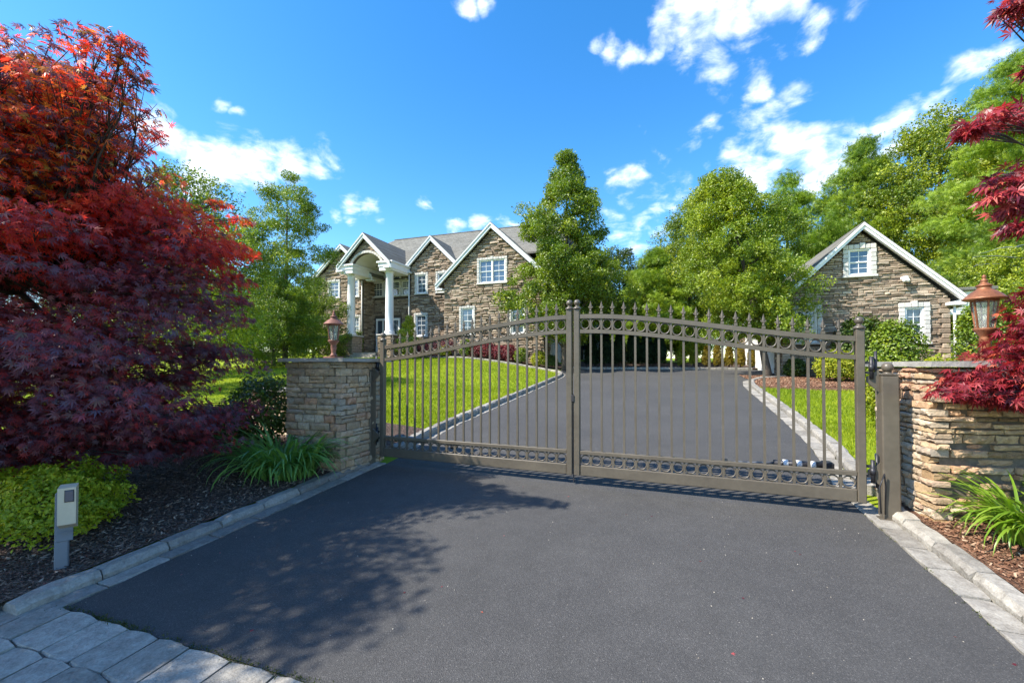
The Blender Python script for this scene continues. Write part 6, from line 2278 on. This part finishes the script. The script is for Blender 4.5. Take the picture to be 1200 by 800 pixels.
# ================================================================== LAWN
def grass():
    nr = np.random.default_rng(6)
    pts = []

    def area(x0, x1, y0, y1, dens, keep):
        n = int((x1 - x0) * (y1 - y0) * dens)
        X = nr.uniform(x0, x1, n)
        Y = nr.uniform(y0, y1, n)
        k = keep(X, Y)
        pts.append(np.stack([X[k], Y[k]], 1))
    le = lambda Y: np.interp(Y, [p[1] for p in LEFT_EDGE], [p[0] for p in LEFT_EDGE])
    re = lambda Y: np.interp(Y, [p[1] for p in RIGHT_EDGE], [p[0] for p in RIGHT_EDGE])
    left = lambda X, Y: (X < le(Y) - .30)
    bed = lambda X, Y: left(X, Y) & ~((X > -15.5) & (Y > 24.3)) & ~((X > -6.6) & (Y > 23.4 + (-5.5 - X) * .5))
    area(-8.5, -3.9, 6.0, 10.0, 1300, left)
    area(-11, -4.0, 10.0, 15.0, 620, left)
    area(-15, -4.0, 15.0, 25.0, 300, bed)
    area(-24, -11, 7.0, 25.0, 150, bed)
    right = lambda X, Y: (X > re(Y) + .42) & (Y < 16.5 + .25 * np.maximum(0, 5 - X))
    area(2.2, 7.0, 5.9, 10.5, 1300, right)
    area(2.4, 9.0, 10.5, 17.5, 520, right)
    P = np.concatenate(pts)
    n = len(P)
    Z = tzn(P[:, 0], P[:, 1]) - .012
    C = np.stack([P[:, 0], P[:, 1], Z], 1)
    dist = np.hypot(P[:, 0], P[:, 1])
    N = nr.normal(size=(n, 3)) * np.array([1, 1, .2])
    A = nr.normal(size=(n, 3)) * .38 + np.array([0, 0, 1.0])
    S = nr.uniform(.035, .07, n) * np.clip(dist / 9, .9, 1.5)
    wl = np.clip(dist / 10, .8, 2.2)
    tm = (np.array([(-.10, 0, 0), (.10, 0, 0), (.05, .6, .05), (0, 1, .16), (-.05, .6, .05)]), np.array([(0, 1, 2), (0, 2, 4), (4, 2, 3)]))
    tw = .5 + .28 * np.sin(P[:, 0] * 1.9 + np.sin(P[:, 1] * .8) * 2) * np.sin(P[:, 1] * 1.3)
    T = np.clip(tw * .5 + nr.uniform(0, .5, n), .01, .985)
    o = scatter('grass', M['grass'], tm, C, N, A, S * 1.0, T, None, (0, 0, 0))
    tag(o, 'bright mown lawn grass on both sides of the drive', 'grass')


grass()

# ================================================================== TREES
pear = [(0, .3), (.12, .9), (.2, 1.9), (.32, 2.75), (.46, 2.7), (.62, 2.15), (.8, 1.35), (.92, .7), (1.0, .15)]
tree('pear_tree', 'tall pyramidal bright green tree at the right corner of the stone house', -5.3, 24.6, 13.7, [(0, .3), (.12, .9), (.2, 2.0), (.3, 2.8), (.44, 2.6), (.52, 2.65), (.66, 2.1), (.74, 1.9), (.86, 1.1), (.94, .6), (1.0, .12)], M['leaf_lime'], 340, 60, .2, TWIG, 61, clump=.55, bole=.17, limbs=18, crown_lo=.15, hollow=.42, lump=2.0)
rnd_ = [(0, .3), (.12, 1.2), (.24, 2.7), (.42, 3.25), (.6, 3.0), (.78, 2.2), (.92, 1.2), (1.0, .3)]
tree('pear_tree', 'broad round yellow green tree between the court and the garage', 4.4, 21.5, 10.3, [(0, .3), (.12, 1.0), (.24, 1.75), (.42, 2.25), (.6, 2.25), (.78, 1.75), (.92, 1.0), (1.0, .3)], M['leaf_lime'], 370, 62, .15, TWIG, 62, clump=.5, bole=.15, limbs=16, crown_lo=.18, lean=(-1.95, 0), hollow=.4)
tree('pear_tree', 'darker green tree standing just behind the pyramidal one', -3.2, 35.0, 10.6, rnd_, M['leaf_dark'], 170, 60, .2, TWIG, 63, clump=.75, bole=.18, limbs=8)
pine = [(0, 1.0), (.1, 2.6), (.3, 3.1), (.5, 2.5), (.7, 1.8), (.88, .9), (1, .1)]
tree('pine_tree', 'feathery light green pine left of the round tree by the court', -.6, 32.6, 9.6, pine, M['needle'], 280, 70, .24, TUFT, 64, clump=.65, bole=.2, limbs=10, crown_lo=.12, flat=.5)
tree('maple_tree', 'bright green tall tree rising behind the round tree', 2.0, 34.5, 13.6, rnd_, M['leaf_lime'], 230, 60, .2, TWIG, 65, clump=.8, bole=.22, limbs=10)
oak = [(0, 2.2), (.12, 2.6), (.28, 2.3), (.42, 2.35), (.6, 2.3), (.78, 2.0), (.9, 1.5), (1, .7)]
tree('locust_tree', 'tall airy open topped tree at the left end of the stone house', -21.5, 20.0, 12.9, oak, M['leaf_mid'], 230, 66, .15, TWIG, 66, clump=.62, bole=.15, limbs=18, crown_lo=.10, hollow=.3, flat=.5)
shrubby = [(0, 1.5), (.2, 2.2), (.5, 2.3), (.8, 1.5), (1, .4)]
tree('holly_tree', 'dense bright bushy tree below the airy tree left of the house', -21.3, 19.0, 6.2, shrubby, M['leaf_mid'], 150, 70, .13, TWIG, 67, clump=.6, bole=.12, limbs=8, crown_lo=.05)
tree('holly_tree', 'dark bushy tree hugging the left corner of the stone house', -23.6, 24.5, 7.4, shrubby, M['leaf_mid'], 130, 70, .14, TWIG, 68, clump=.65, bole=.12, limbs=8, crown_lo=.05)
tree('maple_tree', 'green tree top showing behind the red maple crown', -16.0, 10.6, 8.3, rnd_, M['leaf_mid'], 220, 60, .13, TWIG, 69, clump=.6, bole=.16, limbs=10)
tree('maple_tree', 'far green tree hidden behind the left red maple', -23.0, 13.5, 9.0, rnd_, M['leaf_lime'], 180, 50, .17, TWIG, 70, clump=.7, bole=.16, limbs=8)
wp = [(0, 1.6), (.12, 3.4), (.3, 4.0), (.5, 3.6), (.68, 2.9), (.85, 1.8), (1, .4)]
for i, (a_, b_, z_) in enumerate(FAR):
    tree('maple_tree', ['far green tree behind the left lawn, closest to the holly', 'far green tree at the left edge behind the red maple', 'far tree left of the house gable end', 'farthest green tree behind the left maple', 'far tree behind the left lawn and the holly trees'][i], a_, b_, z_ , rnd_, M['leaf_mid'], 130, 50, .26, TWIG, 90 + i, group='far trees behind the left lawn', clump=1.0, bole=.2, limbs=5, crown_lo=.04)
wood = 'trees of the wooded slope behind the garage'
tree('pine_tree', 'mid green pine directly left behind the garage peak', 8.8, 36.5, 15.3, wp, M['needle'], 260, 60, .27, TUFT, 71, group=wood, clump=.85, bole=.25, limbs=10, crown_lo=.06, flat=.55)
tree('pine_tree', 'tall dark topped pine rising over the garage peak', 14.2, 39.5, 18.3, wp, M['needle'], 330, 60, .3, TUFT, 72, group=wood, clump=.95, bole=.3, limbs=10, crown_lo=.06, flat=.55)
tree('maple_tree', 'broad bright tree right behind the garage roof slope', 17.6, 37.0, 18.6, [(0, 1.5), (.1, 3.6), (.3, 4.6), (.6, 4.4), (.85, 2.8), (1, .6)], M['leaf_lime'], 360, 60, .24, TWIG, 73, group=wood, clump=1.0, bole=.3, limbs=12, crown_lo=.06)
tree('pine_tree', 'very tall loose pine cut by the right edge of the photo', 18.2, 29.5, 18.4, [(0, 1.0), (.1, 3.2), (.35, 4.2), (.6, 3.9), (.8, 2.9), (.93, 1.6), (1, .4)], M['needle'], 400, 60, .22, TUFT, 74, group=wood, clump=.8, bole=.28, limbs=14, crown_lo=.05, flat=.5, hollow=.2)
tree('pine_tree', 'pale feathery pine low beside the garage at the right', 16.4, 28.0, 9.6, wp, M['needle'], 260, 60, .2, TUFT, 75, group=wood, clump=.8, bole=.22, limbs=10, crown_lo=.05, flat=.5)
tree('maple_tree', 'small lime green tree filling the gap right of the garage porch', 14.6, 26.2, 6.6, shrubby, M['leaf_lime'], 170, 60, .15, TWIG, 76, group=wood, clump=.65, bole=.15, limbs=8, crown_lo=.05)
tree('maple_tree', 'bright tree left of the garage between round tree and pine', 6.2, 40.0, 13.0, rnd_, M['leaf_lime'], 220, 55, .24, TWIG, 77, group=wood, clump=.95, bole=.25, limbs=8, crown_lo=.06)
tree('maple_tree', 'deep green tree far behind the court at the centre', -7.5, 46.0, 11.0, rnd_, M['leaf_dark'], 180, 50, .26, TWIG, 78, clump=.95, bole=.25, limbs=6, crown_lo=.06)
tree('maple_tree', 'far tree closing the gap behind the white outbuilding', 1.5, 47.0, 12.5, wp, M['leaf_mid'], 200, 50, .28, TWIG, 79, clump=1.0, bole=.25, limbs=6, crown_lo=.04)
tree('pine_tree', 'far pine at the right beyond the garage porch', 24.5, 37.0, 19.5, wp, M['needle'], 260, 50, .32, TUFT, 80, group=wood, clump=1.0, bole=.3, limbs=8, crown_lo=.05)

tree('maple_tree', 'bright wide tree filling the slope between the two tall pines', 21.5, 36.0, 18.8, [(0, 1.5), (.1, 3.4), (.3, 4.4), (.6, 4.2), (.85, 2.6), (1, .6)], M['leaf_lime'], 330, 60, .24, TWIG, 81, group=wood, clump=1.0, bole=.3, limbs=8, crown_lo=.06)
# dead grey branches at the foot of the right pines
db = MB()
q_ = random.Random(77)
for i in range(14):
    a = (14.9 + q_.uniform(0, 1.5), 25.6 + q_.uniform(-.4, .4), 6.3 + q_.uniform(-.8, 1.0))
    b = (a[0] - q_.uniform(.8, 1.9), a[1] - q_.uniform(0, .6), a[2] + q_.uniform(-.5, .6))
    db.tube(limb_path(a, b, q_, .12, 5), [.03, .025, .02, .015, .01, .004], 5)
tag(db.build('dead_branches', M['intercom_post']), 'bare grey dead twigs poking from the pines right of garage', 'branches', None, 'stuff')

# ================================================================== HEDGES AND SHRUBS
dark = 'dark arborvitae hedge behind the court'
for i, (x, y, tp) in enumerate([(-4.3, 27.6, 3.3), (-3.45, 27.8, 3.75), (-2.6, 28.0, 3.6), (-1.75, 28.2, 3.85), (-.95, 28.35, 3.65), (-.2, 28.5, 3.5)]):
    lab = ['dark arborvitae nearest the house end of the row', 'second dark arborvitae from the house, slightly taller', 'third dark arborvitae from the house', 'tallest dark arborvitae in front of the white outbuilding', 'dark arborvitae below the pale chimney', 'last dark arborvitae before the golden row'][i]
    shrub('arborvitae', lab, x, y, .52, .52, tp - tz(x, y), M['needle_dark'], 2600, .13, SPRAY, 100 + i, 'hedge plant', dark, None, True, .18, .12, .55, .6)
gold = 'small golden arborvitae in a row'
for i, (x, y, tp) in enumerate([(1.05, 27.9, 2.75), (1.75, 28.0, 2.9), (2.4, 27.6, 2.55), (3.0, 27.6, 2.75), (3.6, 27.6, 2.6), (4.2, 27.6, 2.7), (4.75, 27.5, 2.5)]):
    lab = ['greenest small arborvitae at the left end of the golden row', 'taller green gold arborvitae second in the golden row', 'amber arborvitae third in the golden row', 'amber arborvitae at the middle of the golden row', 'amber arborvitae just right of the golden row middle', 'amber arborvitae second from the garage', 'short amber arborvitae nearest the white garage door'][i]
    shrub('arborvitae', lab, x, y, .30, .30, tp - tz(x, y), M['leaf_amber'] if i > 1 else M['leaf_gold'], 1100, .10, SPRAY, 120 + i, 'hedge plant', gold, None, True, .18, .12, .6, .6)

shrub('hydrangea', 'large dark green bush against the garage wall between its windows', 7.55, 20.9, 1.1, .75, 2.5, M['leaf_dark'], 6500, .11, OVAL, 140, z0=tz(8, 20.9))
shrub('hydrangea', 'lighter mounded bush right of the dark one under the garage window', 8.35, 20.2, .9, .7, 2.3, M['leaf_mid'], 5200, .10, OVAL, 141, z0=tz(8.6, 20.2))
shrub('boxwood', 'yellow green clipped bush on the mulch island by the gate stile', 6.2, 19.4, .72, .65, 1.2, M['leaf_gold'], 5200, .075, OVAL, 142)
shrub('boxwood', 'green bush beside the yellow one on the mulch island', 7.15, 19.6, .7, .65, 1.15, M['leaf_mid'], 4200, .08, OVAL, 143)
shrub('boxwood', 'dark small bush in the garage corner behind the gate', 5.35, 21.35, .45, .4, .8, M['leaf_dark'], 2200, .08, OVAL, 144)
shrub('golden_barberry', 'golden shrub rising beside the right gate post finial', 3.95, 9.8, .44, .40, 1.24, M['leaf_gold'], 5200, .055, OVAL, 145)
shrub('golden_barberry', 'golden mounded shrub over the middle of the right wall cap', 4.72, 9.9, .50, .43, 1.33, M['leaf_gold'], 5200, .055, OVAL, 146)
shrub('golden_barberry', 'golden shrub behind the wall next to the copper lantern', 5.55, 10.0, .46, .40, 1.30, M['leaf_gold'], 4600, .055, OVAL, 147)
shrub('dogwood', 'grey green shrub left of the copper lantern by the porch', 10.9, 20.5, .75, .7, 2.9, M['leaf_mid'], 3600, .10, OVAL, 148)
# in front of the house
tp_ = empty('topiary', (-15.9, 24.6, tz(-15.9, 24.6)), 0, 'lime green spiral topiary in front of the porch columns', 'topiary')
nr_ = np.random.default_rng(150)
for k, (r, z) in enumerate(((.95, .55), (.85, 1.1), (.62, 1.65), (.45, 2.15), (.26, 2.5))):
    n = int(1900 * r)
    d = unit(nr_.normal(size=(n, 3)))
    P = d * np.array([r, r, .34]) * (1 - np.abs(nr_.normal(size=n)) * .14)[:, None] + np.array([0.10 * math.sin(k * 2), .1 * math.cos(k * 2), z])
    scatter('tier', M['leaf_gold'] if k > 1 else M['leaf_lime'], OVAL, P, d + nr_.normal(size=(n, 3)) * .4, nr_.normal(size=(n, 3)), nr_.uniform(.06, .11, n), nr_.uniform(.05, .95, n), tp_, (0, 0, 0))
MB().tube([(0, 0, -.05), (0.02, 0, 1.2), (0, 0, 2.4)], [.06, .045, .02], 7).build('stem', M['bark'], tp_)
shrub('spirea', 'pale pink flowering mound right of the spiral topiary', -13.7, 24.9, 1.0, .7, 1.35, M['leaf_pink'], 4200, .085, OVAL, 151)
shrub('spirea', 'pink and red low mound at the left of the house bed', -14.7, 24.7, .75, .6, .95, M['leaf_barberry'], 3000, .085, OVAL, 152)
shrub('boxwood', 'small yellow bush in front of the pink mound', -13.2, 24.55, .42, .4, .8, M['leaf_gold'], 1800, .08, OVAL, 153)
shrub('boxwood', 'narrow green bush between pink mound and barberry row', -11.75, 24.75, .42, .42, 1.15, M['leaf_mid'], 1900, .08, OVAL, 154)
bar_lab = ['red barberry next to the narrow green bush', 'red barberry under the left ground floor window', 'red barberry at the middle of the house bed', 'red barberry beside the dark green ball']
for i, x in enumerate((-11.1, -10.35, -9.6, -8.95)):
    shrub('barberry', bar_lab[i], x, 24.95, .55, .5, .95 + .12 * (i % 2), M['leaf_barberry'], 2400, .08, OVAL, 160 + i, 'shrub', 'red barberries in the house bed')
shrub('boxwood', 'dark green ball bush right of the red barberries', -8.15, 24.9, .46, .44, 1.0, M['leaf_mid'], 2200, .075, OVAL, 170)
shrub('boxwood', 'yellow topped ball bush near the pyramidal tree trunk', -7.0, 24.9, .52, .48, .95, M['leaf_gold'], 2400, .075, OVAL, 171)
shrub('boxwood', 'dark bush at the foot of the pyramidal tree', -6.3, 25.2, .42, .4, .8, M['leaf_dark'], 1500, .08, OVAL, 172)
shrub('boxwood', 'round green bush behind the left copper lantern', -23.4, 26.4, .75, .7, 1.3, M['leaf_mid'], 2600, .09, OVAL, 173)
shrub('boxwood', 'green shrub behind the left portico column', -22.3, 27.6, .4, .4, 1.9, M['leaf_mid'], 1500, .09, OVAL, 174)
